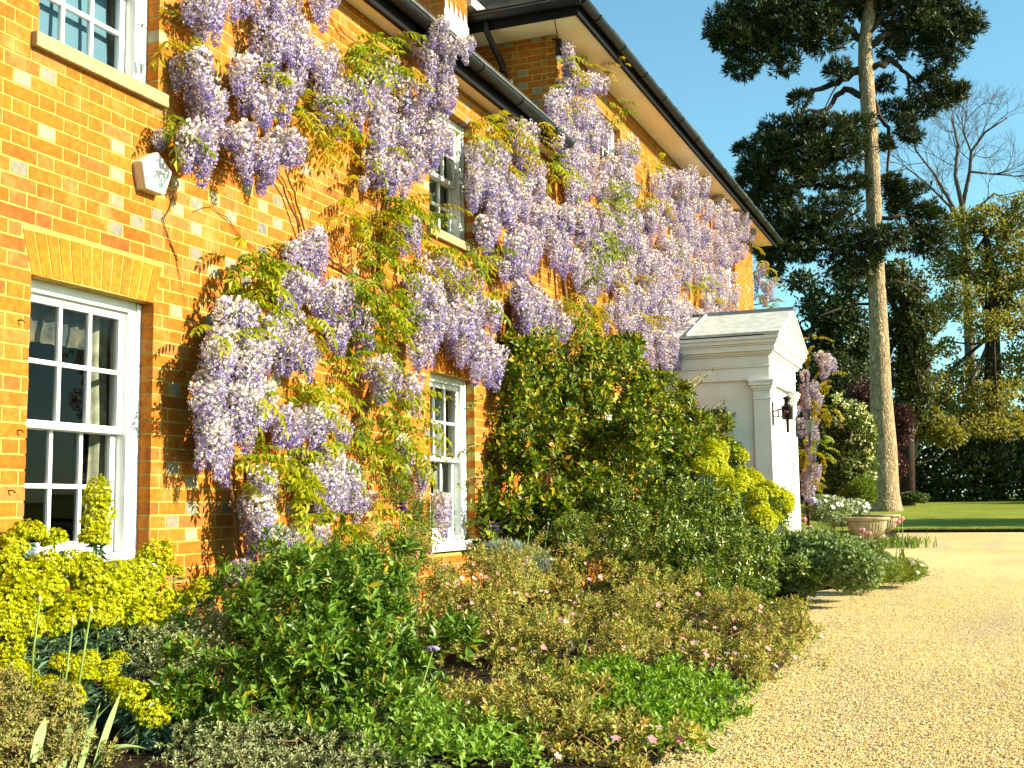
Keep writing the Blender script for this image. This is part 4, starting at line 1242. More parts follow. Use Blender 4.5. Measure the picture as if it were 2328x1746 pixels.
for pts in (([(725, 600, .02), (700, 480, .02), (720, 440, .02), (705, 400, .02)]), ([(745, 640, .02), (740, 540, .02), (760, 460, .02)]), ([(780, 620, .02), (740, 480, .02)]),
            ([(395, 450, .008), (370, 500, .008), (400, 580, .008), (420, 690, .008)]), ([(405, 590, .008), (375, 530, .008), (372, 480, .008)]), ([(555, 545, .008), (600, 590, .02)]), ([(560, 560, .01), (520, 500, .01), (480, 470, .01), (440, 480, .01)])):
    vine(wa, pts, .0035, .002, M['stem'], 'tendril', .01)
ww = thing('wisteria', 'whitish flowered lower wisteria cascading between the lower left and middle windows', 'wisteria')
put_racemes(ww, [e for e in WIS_A if e[5] >= .68], f=1.3)
put_leaves(ww, [e for e in LEAF_A if e[1] >= 615], 420)
vine(ww, [(560, 1330, .15), (530, 1150, .15), (500, 900, .12), (520, 720, .1)], .018, .008, M['stem'])
wb = thing('wisteria', 'dense lilac wisteria covering the taller house block above the dark evergreen bush', 'wisteria')
put_racemes(wb, WIS_B, 300, 2.1)
put_leaves(wb, LEAF_B)
for pts, r0_ in (([(1290, 1000, .1), (1290, 760, .1), (1280, 600, .1), (1240, 450, .1), (1280, 300, .1), (1300, 160, .1)], .035), ([(1290, 800, .1), (1380, 640, .1), (1480, 560, .1), (1600, 560, .1), (1690, 590, .1)], .03),
                 ([(1250, 680, .1), (1180, 620, .1), (1110, 540, .1), (1090, 400, .1)], .02), ([(1380, 700, .1), (1490, 700, .1), (1600, 720, .1)], .025), ([(1360, 780, .12), (1355, 740, .12), (1350, 690, .12)], .02),
                 ([(1120, 640, .05), (1110, 700, .05), (1115, 760, .05)], .012), ([(1480, 580, .1), (1520, 480, .1), (1600, 440, .15)], .02)):
    vine(wb, pts, r0_, r0_*.5, M['stem'])

# wisteria beyond the porch, on a trellis post against the far wall
wc = thing('wisteria', 'small lilac wisteria with bronze leaves to the right of the white porch', 'wisteria')
def away(spec, X):
    return [(x, y, rx, ry, n, wh, X) for (x, y, rx, ry, n, wh) in spec]
def putX(plant, rac, lvs, X):
    for (cx, cy, rx, ry, n, wh) in rac:
        for i in range(n):
            a = rng.random()*6.28; r = math.sqrt(rng.random())
            c = atX(cx+rx*r*cos(a), cy+ry*r*sin(a), X+rng.normal(0, .12))
            o = link('raceme', RAC['m' if rng.random() < wh else 'v'][rng.integers(8)], plant)
            o.location = c+np.array([0, 0, .15]); o.rotation_euler = (rng.normal(0, .1), rng.normal(0, .1), rng.random()*6.28)
    for (cx, cy, rx, ry, n, kinds) in lvs:
        for i in range(n):
            a = rng.random()*6.28; r = math.sqrt(rng.random())
            c = atX(cx+rx*r*cos(a), cy+ry*r*sin(a), X+rng.normal(0, .12))
            o = link('leaf', WL[kinds[rng.integers(len(kinds))]][rng.integers(4)], plant)
            o.location = c; o.rotation_euler = (rng.normal(0, .4), rng.uniform(-.5, .7), rng.uniform(-pi, pi))
putX(wc, [(1865, 840, 22, 35, 5, .5), (1885, 825, 18, 20, 2, .5), (1825, 880, 18, 40, 4, .4), (1862, 890, 25, 35, 4, .4), (1830, 960, 22, 40, 5, .5), (1855, 985, 14, 25, 2, .5), (1835, 1055, 22, 35, 4, .6), (1840, 1105, 18, 30, 4, .7), (1850, 1080, 20, 20, 2, .6)],
     [(1885, 850, 20, 30, 8, 'b'), (1850, 800, 15, 20, 3, 'b'), (1840, 920, 20, 25, 8, 'b'), (1880, 930, 25, 15, 8, 'b'), (1845, 1020, 30, 20, 16, 'yg'), (1855, 1040, 28, 22, 12, 'b'), (1840, 1090, 25, 20, 8, 'b'), (1870, 1000, 14, 10, 4, 'g'), (1845, 770, 10, 15, 3, 'b')], 20.6)
mb = MB(); a = atX(1832, 1000, 20.7); mb.tube([(20.7, a[1], gz(20.7)), (20.7, a[1]+.05, 2.0), (20.65, a[1]-.05, 3.4)], [.03, .025, .015], 7); mb.build('stem', M['stem'], wc)
wd = thing('wisteria', 'wisteria sprays hanging past the far corner of the tall house against the sky', 'wisteria')
putX(wd, [(1725, 635, 16, 25, 4, .6), (1745, 650, 18, 25, 4, .6), (1728, 695, 14, 18, 2, .6)], [(1740, 610, 28, 10, 10, 'b'), (1770, 640, 12, 12, 4, 'b'), (1745, 690, 25, 25, 14, 'g'), (1735, 670, 18, 12, 5, 'b'), (1720, 715, 20, 12, 8, 'y')], 24.3)
mb = MB(); mb.tube([(24.1, .3, 5.2), (24.3, atX(1735, 640, 24.3)[1], 5.3), (24.3, atX(1770, 640, 24.3)[1], 5.35)], .012, 6); mb.build('stem', M['stem'], wd)

# ------------------------------------------------------------------ bed plants
M['eu_b'] = leafmat('lime_bract', [((.36, .40, .002), 3), ((.44, .43, .002), 3), ((.28, .36, .003), 2), ((.50, .40, .002), 1)], .5, .25, .35, 1.3)
M['eu_l'] = leafmat('blue_green_spurge_leaf', [((.07, .14, .075), 3), ((.11, .20, .12), 2), ((.045, .09, .05), 2)], .5, .3, .2)
def spurge_head(R_, H, n):
    lf = Leafage()
    D = unit(rng.normal(size=(n, 3))); D[:, 2] = np.abs(D[:, 2]*1.1)-.35; D = unit(D)
    P = D*np.array([R_, R_, H])*rng.uniform(.72, 1.04, n)[:, None]
    N = unit(D+np.array([0, 0, .45])+rng.normal(0, .3, (n, 3)))
    t, b = basis(N)
    s = rng.uniform(.009, .0135, n)
    for k in range(2):                                    # two cupped bracts face each other
        sg = 1 if k == 0 else -1
        V, Fc = leaves(P-N*.004, unit(sg*t+N*.45), N, s*1.25, s*1.7, .08)
        lf.add(V, Fc)
    V, Fc = leaves(P+N*.004-t*(s*.3)[:, None], t, N, s*.7, s*.6, 0)
    lf.add(V, Fc)
    return lf.mesh('flower_head', [M['eu_b']])
SPH = [spurge_head(.078, .07, 330), spurge_head(.086, .074, 360), spurge_head(.07, .09, 330), spurge_head(.075, .12, 420)]
def spurge(root, heads, scale=1.0, m=None):
    mbs = MB(); lf = Leafage()
    for (x, y, Y, s, v) in heads:
        c = at(x, y, Y)
        o = link('flower_head', SPH[v], root); o.location = c
        sc = s*scale*rng.uniform(.98, 1.14); o.scale = (sc, sc, sc*rng.uniform(.9, 1.1))
        o.rotation_euler = (rng.normal(0, .2), rng.normal(0, .2), rng.random()*6.28)
        b = np.array([c[0]+rng.normal(0, .06), c[1]+rng.normal(0, .06), gz(c[0])])
        if b[1] > -.08: b[1] = -.08
        mid = (b+c)/2+rng.normal(0, .02, 3)
        mbs.tube([b, mid, c-np.array([0, 0, .02])], .006, 5)
        n = 90
        t = rng.uniform(.35, .96, n)[:, None]
        P = b+(c-b)*t
        q = rng.random(n)*6.28
        D = unit(np.stack([np.cos(q), np.sin(q), rng.uniform(-.5, .5, n)], 1))
        V, Fc = leaves(P, D, np.tile([0, 0, 1.0], (n, 1))+rng.normal(0, .3, (n, 3)), rng.uniform(.055, .095, n), .010, .1, .25)
        lf.add(V, Fc)
    mbs.build('stem', M['greenstem'], root)
    link('foliage', lf.mesh('foliage', [M['eu_l']]), root, 'stuff')
eu = thing('euphorbia', 'large euphorbia with lime yellow heads under the lower left window', 'euphorbia')
H = [(222, 1130, -.22, .9, 3), (220, 1185, -.24, .95, 3), (215, 1225, -.26, .8, 1), (62, 1215, -.14, .95, 0), (122, 1228, -.18, .75, 1), (30, 1240, -.12, .8, 0),
     (35, 1310, -.3, 1.0, 1), (110, 1335, -.4, 1.05, 0), (165, 1275, -.25, .8, 1), (215, 1335, -.4, 1.1, 1), (265, 1310, -.38, 1.0, 2), (345, 1280, -.2, 1.15, 3), (350, 1345, -.4, 1.0, 1), (410, 1370, -.4, .85, 0), (458, 1345, -.35, .95, 2), (395, 1300, -.22, .7, 0),
     (300, 1400, -.5, 1.15, 1), (355, 1430, -.55, 1.1, 0), (20, 1375, -.35, 1.1, 1), (65, 1420, -.5, .9, 0), (15, 1470, -.45, 1.1, 2), (150, 1380, -.45, 1.1, 0), (105, 1280, -.3, .8, 1), (240, 1390, -.5, .95, 0), (80, 1370, -.4, 1.0, 2), (190, 1395, -.5, 1.0, 1), (390, 1400, -.5, .9, 0), (285, 1350, -.42, .95, 0),
     (150, 1515, -.7, .85, 0), (190, 1540, -.75, .8, 1), (110, 1570, -.7, .8, 0), (160, 1590, -.8, .75, 2), (200, 1500, -.68, .6, 0), (25, 1530, -.55, .85, 1), (60, 1545, -.6, .7, 0), (15, 1590, -.55, .7, 0), (240, 1530, -.7, .7, 1), (270, 1500, -.6, .55, 0),
     (320, 1590, -.95, .95, 1), (370, 1605, -1.0, .95, 0), (285, 1580, -.9, .8, 2), (345, 1625, -1.0, .8, 1), (262, 1560, -.85, .6, 0), (390, 1580, -.98, .6, 0), (85, 1310, -.32, .95, 1), (140, 1300, -.3, .9, 0), (195, 1290, -.3, .85, 1), (300, 1300, -.3, .9, 0), (315, 1345, -.38, 1.0, 2), (265, 1360, -.42, 1.0, 1), (130, 1420, -.52, 1.0, 0), (40, 1350, -.36, 1.0, 1), (10, 1280, -.25, .9, 0), (5, 1420, -.42, 1.0, 1), (225, 1410, -.52, .9, 0), (600, 1390, -.75, .95, 0), (585, 1360, -.7, .7, 1), (615, 1425, -.8, .6, 0)]
spurge(eu, [h for h in H])
eu2 = thing('euphorbia', 'lime yellow euphorbia spilling in front of the white porch', 'euphorbia')
H2 = []
for (cx, cy, rx, ry, n, Y) in ((1650, 1070, 40, 35, 12, -1.35), (1700, 1105, 30, 30, 8, -1.7), (1750, 1150, 35, 35, 12, -1.95), (1735, 1200, 35, 35, 10, -2.05), (1660, 1130, 35, 30, 7, -1.75), (1775, 1190, 20, 35, 5, -1.95), (1610, 1085, 25, 25, 4, -1.5)):
    for i in range(n):
        a = rng.random()*6.28; r = math.sqrt(rng.random())
        H2.append((cx+rx*r*cos(a), cy-12+ry*r*sin(a), Y-.15+rng.normal(0, .08), rng.uniform(1.15, 1.5), rng.integers(4)))
spurge(eu2, H2)

def shrub(name, label, cat, blobs, n, L, Wd, cols, rough=.45, spec=.35, trans=.25, base=None, tw=10, twm=None, mats2=None, **kw):
    root = thing(name, label, cat)
    lf = Leafage()
    m = leafmat(name+'_leaf', cols, rough, spec, trans)
    shrub_leaves(lf, blobs, n, L, Wd, 0, **kw)
    link('foliage', lf.mesh('foliage', [m]), root, 'stuff')
    if tw:
        mb = MB(); c = np.mean([b[0] for b in blobs], 0)
        for b in blobs:
            twigs(mb, b[0], [b], max(2, tw//len(blobs)), .006)
        mb.build('branches', twm or M['twig'], root)
    return root
def flowers(root, blobs, n, size, m, name='flower', pts=None, up_=.6):
    """five petalled flowers on the side of the bush that is in view"""
    me = flower_mesh(m)
    k = 0
    P = []
    if pts:
        P = [(p, None) for p in pts]
    t = 0
    while len(P) < n and t < 5000:
        t += 1
        c, r = blobs[rng.integers(len(blobs))]
        D = unit(rng.normal(size=3)); D[2] = abs(D[2]); 
        v = CAM-np.asarray(c); v /= np.linalg.norm(v)
        if D@v < .0: continue
        q = np.asarray(c)+D*np.asarray(r)*1.05
        P.append((q, D))
    for p, D in P:
        o = link(name, me, root)
        o.location = p
        v = (CAM-np.asarray(p)); v /= np.linalg.norm(v)
        d = unit(v*.6+sd*.5+np.array([0, 0, up_])+rng.normal(0, .35, 3))
        o.rotation_euler = mathutils.Vector(d).to_track_quat('Z', 'Y').to_euler()
        s = size*rng.uniform(.75, 1.2); o.scale = (s, s, s)
_fm = {}
def flower_mesh(m):
    if m.name in _fm: return _fm[m.name]
    V = [(0, 0, .02)]; Fc = []; mi = []
    for k in range(5):
        a = 2*pi*k/5; w_ = .62
        n = len(V)
        V += [(.55*cos(a-w_), .55*sin(a-w_), .10), (1.0*cos(a-w_*.55), 1.0*sin(a-w_*.55), .22), (1.0*cos(a+w_*.55), 1.0*sin(a+w_*.55), .2), (.55*cos(a+w_), .55*sin(a+w_), .12)]
        Fc += [(0, n, n+1), (0, n+1, n+2), (0, n+2, n+3)]; mi += [0]*3
    n = len(V)
    for k in range(6):
        V.append((.2*cos(k*pi/3), .2*sin(k*pi/3), .1))
    V.append((0, 0, .3))
    for k in range(6):
        Fc.append((n+k, n+(k+1) % 6, n+6)); mi.append(1)
    me = arrays_mesh('flower', V, np.array(Fc), [m, M['stamen']], mi)
    _fm[m.name] = me
    return me
M['stamen'] = mat('yellow_stamen', (.5, .33, .02), .7)
M['pink'] = leafmat('pink_petal', [((.68, .30, .36), 2), ((.72, .42, .46), 2), ((.60, .22, .30), 1)], .6, .2, .3, 1.1)
M['palepink'] = leafmat('pale_pink_petal', [((.62, .40, .40), 1), ((.60, .50, .48), 1)], .6, .2, .3, 1.1)
M['whitepet'] = leafmat('white_petal', [((.66, .66, .62), 1), ((.60, .60, .60), 1)], .6, .2, .3, 1.0)
M['bluepet'] = leafmat('blue_petal', [((.25, .36, .55), 1), ((.35, .45, .6), 1)], .6, .2, .3, 1.0)

# big evergreen against the wall between window and porch
EV = [((.035, .07, .003), 4), ((.07, .125, .004), 4), ((.17, .24, .007), 3), ((.32, .32, .01), 2), ((.36, .20, .012), 1)]
B1 = [blob(1200, 900, -.20, 85, 125, .18), blob(1158, 1010, -.16, 55, 150, .14), blob(1290, 880, -.36, 115, 110, .3), blob(1400, 930, -.52, 130, 130, .45), blob(1505, 990, -.7, 100, 100, .5), blob(1600, 985, -.7, 50, 60, .3), blob(1240, 1060, -.38, 130, 165, .33), blob(1420, 1090, -.8, 150, 140, .55), blob(1560, 1060, -.9, 110, 110, .6), blob(1270, 1185, -.5, 150, 90, .4), blob(1140, 1120, -.15, 48, 110, .13), blob(1640, 1010, -.8, 50, 70, .35), blob(1520, 920, -.5, 45, 50, .25), blob(1380, 830, -.32, 150, 60, .28), blob(1200, 810, -.16, 75, 45, .15), blob(1110, 1180, -.12, 30, 60, .1)]
bush = shrub('evergreen_bush', 'big glossy evergreen bush against the wall between window and porch', 'evergreen bush', B1, 46000, .070, .035, EV, .4, .28, .2, tw=40, jit=.5, amp=.24, shell=.14, inner=.2, upw=.35, fold=.2, tuft=6, shoot=1.1, stick=.02, clump=.15, clump_k=.6)
mb = MB()
lf = Leafage()
for (x0_, y0_, x1_, y1_, Y) in ((1560, 900, 1625, 835, -.8), (1620, 930, 1700, 880, -.9), (1560, 880, 1600, 850, -.8), (1100, 900, 1060, 930, -.4), (1090, 1010, 1040, 1040, -.4), (1100, 1080, 1035, 1110, -.45), (1330, 800, 1350, 750, -.4), (1640, 960, 1690, 920, -.9), (1660, 1030, 1720, 1000, -1.0)):
    a, b = at(x0_, y0_, Y), at(x1_, y1_, Y)
    mb.tube([a, (a+b)/2+np.array([0, 0, .03]), b], [.006, .004, .002], 5)
    n = 34
    t = rng.uniform(.1, 1, n)[:, None]
    P = a+(b-a)*t+rng.normal(0, .015, (n, 3))
    V, Fc = leaves(P, unit((b-a)*.8/np.linalg.norm(b-a)+rng.normal(0, .6, (n, 3))), rng.normal(0, .5, (n, 3))+np.array([0, -.3, .8]), .045, .02, .2)
    lf.add(V, Fc)
mb.build('shoots', M['palestem'], bush)
link('shoot_leaves', lf.mesh('shoot_leaves', [bpy.data.materials['evergreen_bush_leaf']]), bush, 'stuff')

B2 = [blob(1500, 1180, -1.5, 130, 90, .6), blob(1580, 1215, -1.75, 85, 70, .5), blob(1640, 1280, -2.1, 130, 90, .5), blob(1540, 1270, -1.9, 120, 80, .6), blob(1720, 1310, -2.3, 85, 65, .4), blob(1410, 1230, -1.5, 110, 75, .5), blob(1790, 1340, -2.45, 45, 30, .25), blob(1640, 1350, -2.45, 110, 45, .35)]
shrub('evergreen_mound', 'low dark green small leaved mound in front of the big bush, edging the gravel', 'shrub', B2, 34000, .038, .021, [((.04, .075, .004), 4), ((.08, .14, .006), 4), ((.17, .24, .012), 3), ((.25, .31, .07), 2), ((.24, .22, .01), 1)], .35, .4, .15, tw=24, jit=.5, amp=.22, inner=.2, tuft=6, shoot=1.1, stick=.015, clump=.10, clump_k=.65)

CI = [((.25, .27, .05), 4), ((.34, .34, .08), 4), ((.13, .14, .03), 3), ((.40, .37, .10), 2), ((.46, .29, .02), 1.2), ((.42, .26, .12), 2)]
B3 = [blob(960, 1370, -1.05, 120, 85, .5), blob(1100, 1370, -1.2, 130, 85, .5), blob(1250, 1360, -1.35, 140, 85, .5), blob(1360, 1300, -1.25, 110, 75, .5), blob(1400, 1400, -1.7, 150, 85, .55), blob(1560, 1430, -2.0, 150, 80, .5), blob(1700, 1450, -2.35, 120, 70, .45), blob(1760, 1465, -2.6, 55, 55, .3), blob(1310, 1470, -1.9, 170, 75, .5), blob(1120, 1470, -1.5, 170, 65, .5), blob(1500, 1510, -2.3, 130, 60, .45), blob(1660, 1520, -2.6, 100, 50, .4), blob(900, 1300, -.8, 70, 50, .35), blob(1330, 1250, -1.0, 60, 35, .3)]
ro = shrub('rock_rose', 'wide olive green rock rose bush dotted with pink flowers along the gravel', 'rock rose', B3, 62000, .030, .015, CI, .7, .2, .25, tw=60, jit=.5, amp=.25, inner=.2, upw=.6, tuft=7, shoot=1.3, stick=.015, clump=.10, clump_k=.65)
flowers(ro, B3, 150, .017, M['pink'])
flowers(ro, B3, 50, .014, M['palepink'])
B4 = [blob(1210, 1600, -2.35, 95, 55, .35), blob(1250, 1690, -2.5, 120, 60, .35), blob(1390, 1700, -2.75, 110, 55, .3), blob(1120, 1660, -2.3, 60, 60, .3), blob(1330, 1640, -2.55, 70, 50, .25)]
ro2 = shrub('rock_rose', 'smaller rock rose with larger pink flowers at the bottom edge of the bed', 'rock rose', B4, 13000, .030, .015, CI, .7, .2, .25, tw=30, jit=.5, amp=.24, inner=.25, upw=.7, tuft=7, shoot=1.4, stick=.015, clump=.07, clump_k=.85)
flowers(ro2, B4, 26, .019, M['pink'])

B5 = [blob(1440, 1590, -2.5, 90, 62, .3), blob(1530, 1605, -2.7, 70, 60, .26), blob(1400, 1640, -2.6, 85, 58, .28), blob(1470, 1665, -2.8, 85, 45, .26), blob(1350, 1580, -2.3, 60, 40, .3)]
shrub('catmint_clump', 'bright green leafy clump spilling onto the gravel below the rock rose', 'leafy clump', B5, 9500, .034, .022, [((.11, .21, .008), 4), ((.15, .28, .012), 4), ((.21, .33, .03), 2), ((.07, .14, .008), 2)], .5, .3, .3, tw=6, jit=.5, amp=.22, inner=.3, tuft=6, shoot=1.6, stick=.03)
B5b = [blob(960, 1690, -1.9, 75, 60, .3), blob(1060, 1690, -2.1, 75, 50, .3), blob(1010, 1740, -2.1, 110, 45, .3)]
shrub('mint_clump', 'bright green leafy clump at the bottom edge beside the grey leaved shrub', 'leafy clump', B5b, 5200, .034, .022, [((.11, .22, .012), 4), ((.16, .30, .03), 4), ((.22, .34, .05), 2)], .5, .3, .3, tw=5, jit=.5, amp=.2, inner=.3, tuft=6, shoot=1.6, stick=.03)

GL = [((.045, .10, .005), 4), ((.10, .20, .012), 4), ((.19, .31, .05), 3), ((.03, .07, .006), 2), ((.34, .28, .01), .5)]
B6 = [blob(690, 1400, -1.05, 110, 110, .4), blob(800, 1400, -1.15, 110, 110, .4), blob(600, 1480, -1.1, 120, 90, .4), blob(740, 1530, -1.35, 150, 100, .4), blob(860, 1500, -1.5, 90, 100, .35), blob(520, 1560, -1.1, 90, 75, .35), blob(640, 1600, -1.4, 120, 75, .35), blob(760, 1620, -1.55, 120, 60, .35), blob(700, 1310, -.8, 80, 60, .35), blob(850, 1320, -.95, 60, 60, .3)]
gs = shrub('glossy_shrub', 'rounded shrub of glossy mid green leaf rosettes in the middle of the bed', 'glossy shrub', B6, 15500, .058, .023, GL, .4, .25, .2, tw=40, tuft=7, stick=.015, clump=.12, clump_k=.6, jit=.5, amp=.24, inner=.35, upw=.7)
GV = [((.22, .26, .10), 4), ((.31, .35, .17), 4), ((.13, .17, .05), 3), ((.40, .42, .25), 2)]
B7 = [blob(560, 1760, -1.3, 120, 40, .25), blob(720, 1770, -1.5, 120, 40, .25), blob(860, 1760, -1.7, 90, 45, .25), blob(420, 1750, -1.1, 80, 35, .2), blob(600, 1700, -1.5, 120, 55, .3), blob(760, 1710, -1.65, 130, 50, .3), blob(860, 1690, -1.75, 60, 55, .25), blob(480, 1680, -1.3, 60, 40, .2)]
shrub('grey_leaved_shrub', 'grey green small leaved shrub along the bottom edge of the picture', 'shrub', B7, 14000, .018, .011, GV, .6, .25, .2, tw=20, tuft=5, jit=.5, amp=.2, inner=.3)
B8 = [blob(400, 1500, -.8, 70, 60, .3), blob(460, 1440, -.75, 60, 50, .3), blob(350, 1480, -.65, 50, 50, .25), blob(490, 1520, -.95, 50, 50, .25), blob(420, 1570, -.95, 55, 40, .2), blob(540, 1420, -.8, 40, 50, .25)]
shrub('grey_leaved_shrub', 'grey green small leaved shrub between lime euphorbia and glossy shrub', 'shrub', B8, 8500, .019, .011, GV, .6, .25, .2, tw=20, tuft=5, jit=.5, amp=.25, inner=.35)
B9 = [blob(50, 1645, -.84, 100, 55, .12), blob(120, 1710, -.88, 100, 45, .12), blob(20, 1720, -.86, 60, 50, .12), blob(215, 1735, -.92, 50, 35, .1), blob(70, 1760, -.9, 120, 30, .12)]
shrub('heather_clump', 'brownish olive twiggy clump in the bottom left corner', 'heather', B9, 15000, .021, .009, [((.22, .24, .05), 3), ((.28, .20, .07), 3), ((.13, .15, .035), 3), ((.34, .29, .10), 1)], .7, .2, .15, tw=40, jit=.6, amp=.25, inner=.3, tuft=6, shoot=1.6, stick=.02, clump=.06, clump_k=.7)
B10 = [blob(760, 1280, -.5, 70, 50, .25), blob(930, 1240, -.55, 60, 50, .25), blob(945, 1180, -.4, 35, 50, .15), blob(905, 1120, -.3, 40, 35, .15)]
shrub('feathery_plant', 'light green feathery plant at the foot of the lower middle window', 'plant', B10, 4200, .034, .010, [((.10, .17, .012), 3), ((.14, .20, .02), 3), ((.08, .13, .01), 2)], .5, .3, .3, tw=16, jit=.6, amp=.3, inner=.5, shell=.25)

# silver feathery plants
def silver(label, blobs, n):
    shrub('cotton_lavender', label, 'silver plant', blobs, n, .05, .006, [((.24, .30, .21), 3), ((.32, .37, .27), 2), ((.16, .22, .15), 2)], .7, .2, .15, tw=8, jit=.35, out=.7, upw=.9, amp=.12, shell=.2, inner=.4)
silver('silver grey feathery plant between the dark mound and the porch', [blob(1730, 1230, -2.15, 40, 40, .25), blob(1760, 1270, -2.3, 35, 45, .25), blob(1700, 1210, -2.0, 25, 20, .2)], 5200)
silver('silver grey feathery plant by the sill of the middle window', [blob(1150, 1265, -.85, 55, 32, .2), blob(1210, 1280, -.95, 40, 25, .15)], 3600)

# plants round the corner of the drive
B11 = [blob(1830, 1250, -2.6, 60, 45, .35), blob(1880, 1270, -2.85, 80, 55, .4), blob(1930, 1290, -3.1, 55, 50, .3), blob(1830, 1300, -2.7, 45, 40, .3), blob(1960, 1270, -3.0, 45, 35, .3)]
shrub('hardy_geranium', 'grey green scallop leaved clump on the corner of the drive before the urn', 'geranium', B11, 9500, .045, .04, [((.15, .21, .07), 4), ((.22, .29, .12), 4), ((.09, .14, .03), 2), ((.2, .26, .04), 1)], .55, .3, .25, tw=0, jit=.5, amp=.16, inner=.35)
B12 = [blob(1990, 1300, -3.2, 55, 25, .3), blob(2050, 1300, -3.4, 55, 25, .25), blob(1960, 1310, -3.15, 40, 22, .2)]
lo_ = shrub('osteospermum_mat', 'low spreading green mat with a few white daisies at the tip of the bed', 'mat plant', B12, 7500, .05, .010, [((.14, .21, .02), 4), ((.20, .26, .03), 3), ((.26, .25, .02), 1), ((.09, .13, .015), 2)], .5, .3, .25, tw=0, jit=.4, upw=.9, amp=.15, inner=.4)
flowers(lo_, B12, 9, .03, M['whitepet'])
flowers(lo_, B12, 4, .03, M['palepink'])
def grass_clump(name, label, cat, px, py, Y, n, L, w_, cols, spread=.12, n2=1):
    root = thing(name, label, cat)
    c = ground_at(px, py)
    lf = Leafage()
    for k in range(n):
        b = c+np.array([rng.normal(0, spread), rng.normal(0, spread), 0]); b[2] = gz(b[0])
        q = rng.random()*6.28; l = L*rng.uniform(.6, 1.15); tl = rng.uniform(.1, .7)
        d = np.array([cos(q), sin(q), 0])
        P = [b+d*l*tl*t*t+np.array([0, 0, l*(t-.45*tl*t*t)]) for t in np.linspace(0, 1, 5)]
        s = np.cross(d, [0, 0, 1])*w_*.5
        V = []
        for i, p in enumerate(P):
            f_ = (1, 1, .85, .6, .05)[i]
            V += [p-s*f_, p+s*f_]
        lf.add(np.array(V), np.array([(2*i, 2*i+1, 2*i+3) for i in range(4)]+[(2*i, 2*i+3, 2*i+2) for i in range(4)]))
    link('leaves', lf.mesh('leaves', [leafmat(name+'_blade', cols, .45, .3, .3)]), root, 'stuff')
    return root
GRC = [((.10, .17, .02), 3), ((.15, .21, .03), 3), ((.07, .12, .02), 2)]
grass_clump('day_lily_clump', 'strappy green clump just beyond the porch corner by the pink tulips', 'clump', 1860, 1250, -2.5, 130, .5, .02, GRC, .3)
grass_clump('day_lily_clump', 'strappy green clump in front of the stone urn foot', 'clump', 1955, 1275, -2.95, 90, .38, .018, GRC, .18)
grass_clump('day_lily_clump', 'strappy green clump behind the stone urn at the gravel edge', 'clump', 2045, 1244, -3.1, 150, .26, .02, GRC, .22)
grass_clump('grass_tuft', 'small grassy tuft on the gravel right of the urn', 'grass tuft', 2075, 1236, -3.25, 70, .16, .014, GRC, .16)
grass_clump('iris_clump', 'grey green iris blades beside the silver plant', 'iris', 1215, 1290, -.95, 34, .36, .026, [((.12, .19, .07), 2), ((.16, .23, .10), 2)], .13)
grass_clump('iris_clump', 'green iris blades at the foot of the lower middle window', 'iris', 1085, 1300, -.6, 40, .32, .018, GRC, .12)

# white flowered group beyond the porch
B13 = [blob(1880, 1160, -1.7, 45, 30, .4), blob(1930, 1165, -1.9, 40, 28, .4)]
wf = shrub('white_flower_clump', 'white flowering clump behind the fluted urns', 'flower clump', B13, 5000, .05, .03, [((.10, .17, .02), 3), ((.15, .22, .04), 2), ((.45, .47, .38), 3)], .5, .3, .25, tw=6, jit=.5, amp=.2, inner=.4)
flowers(wf, B13, 40, .045, M['whitepet'])

# tulips
def tulip(px, py, Y, h, label):
    c = at(px, py, Y)
    root = thing('tulip', label, 'tulip', 'pink tulips by the urns', (c[0], c[1], gz(c[0])))
    H_ = c[2]-gz(c[0])
    mb = MB(); mb.tube([(0, 0, 0), (.01, 0, H_*.5), (0, 0, H_)], .005, 6); mb.build('stem', M['greenstem'], root)
    mb = MB()
    for k in range(6):
        a = k*pi/3+(.1 if k % 2 else 0); r = .032 if k % 2 else .027
        V = []
        for i, (t, w_, rr) in enumerate(((0, .008, .3), (.35, .024, 1), (.7, .022, .95), (1, .003, .75))):
            for s in (-1, 1):
                V.append((r*rr*cos(a)-s*w_*sin(a), r*rr*sin(a)+s*w_*cos(a), H_-.005+.065*t))
        mb.add(V, [(0, 1, 3, 2), (2, 3, 5, 4), (4, 5, 7, 6)])
    mb.build('bloom', M['pink'], root)
    mb = MB()
    for k in range(2):
        a = rng.random()*6.28
        P = [np.array([cos(a), sin(a), 0])*.10*t*t+np.array([0, 0, .26*(t-.2*t*t)]) for t in np.linspace(0, 1, 5)]
        V = []
        for i, p in enumerate(P):
            w_ = (.012, .02, .018, .012, .001)[i]
            V += [p+np.array([-sin(a), cos(a), 0])*w_, p-np.array([-sin(a), cos(a), 0])*w_]
        mb.add(V, [(2*i, 2*i+1, 2*i+3, 2*i+2) for i in range(4)])
    mb.build('leaves', M['greenstem'], root)
tulip(1828, 1187, -2.2, .5, 'pink tulip nearest the white porch pilaster')
tulip(1840, 1206, -2.4, .5, 'open pink tulip second from the porch, above the grey green clump')
tulip(1961, 1211, -2.85, .5, 'tallest pink tulip in front of the fluted urn')
tulip(1976, 1219, -2.95, .5, 'rosy pink tulip right of the tallest one before the urn')
tulip(1953, 1231, -2.9, .5, 'low whitish pink tulip under the tallest one before the urn')
tulip(2042, 1192, -3.1, .5, 'pale pink tulip right of the farther urn')
tulip(2051, 1184, -3.15, .5, 'deep pink tulip at the far right of the urns')

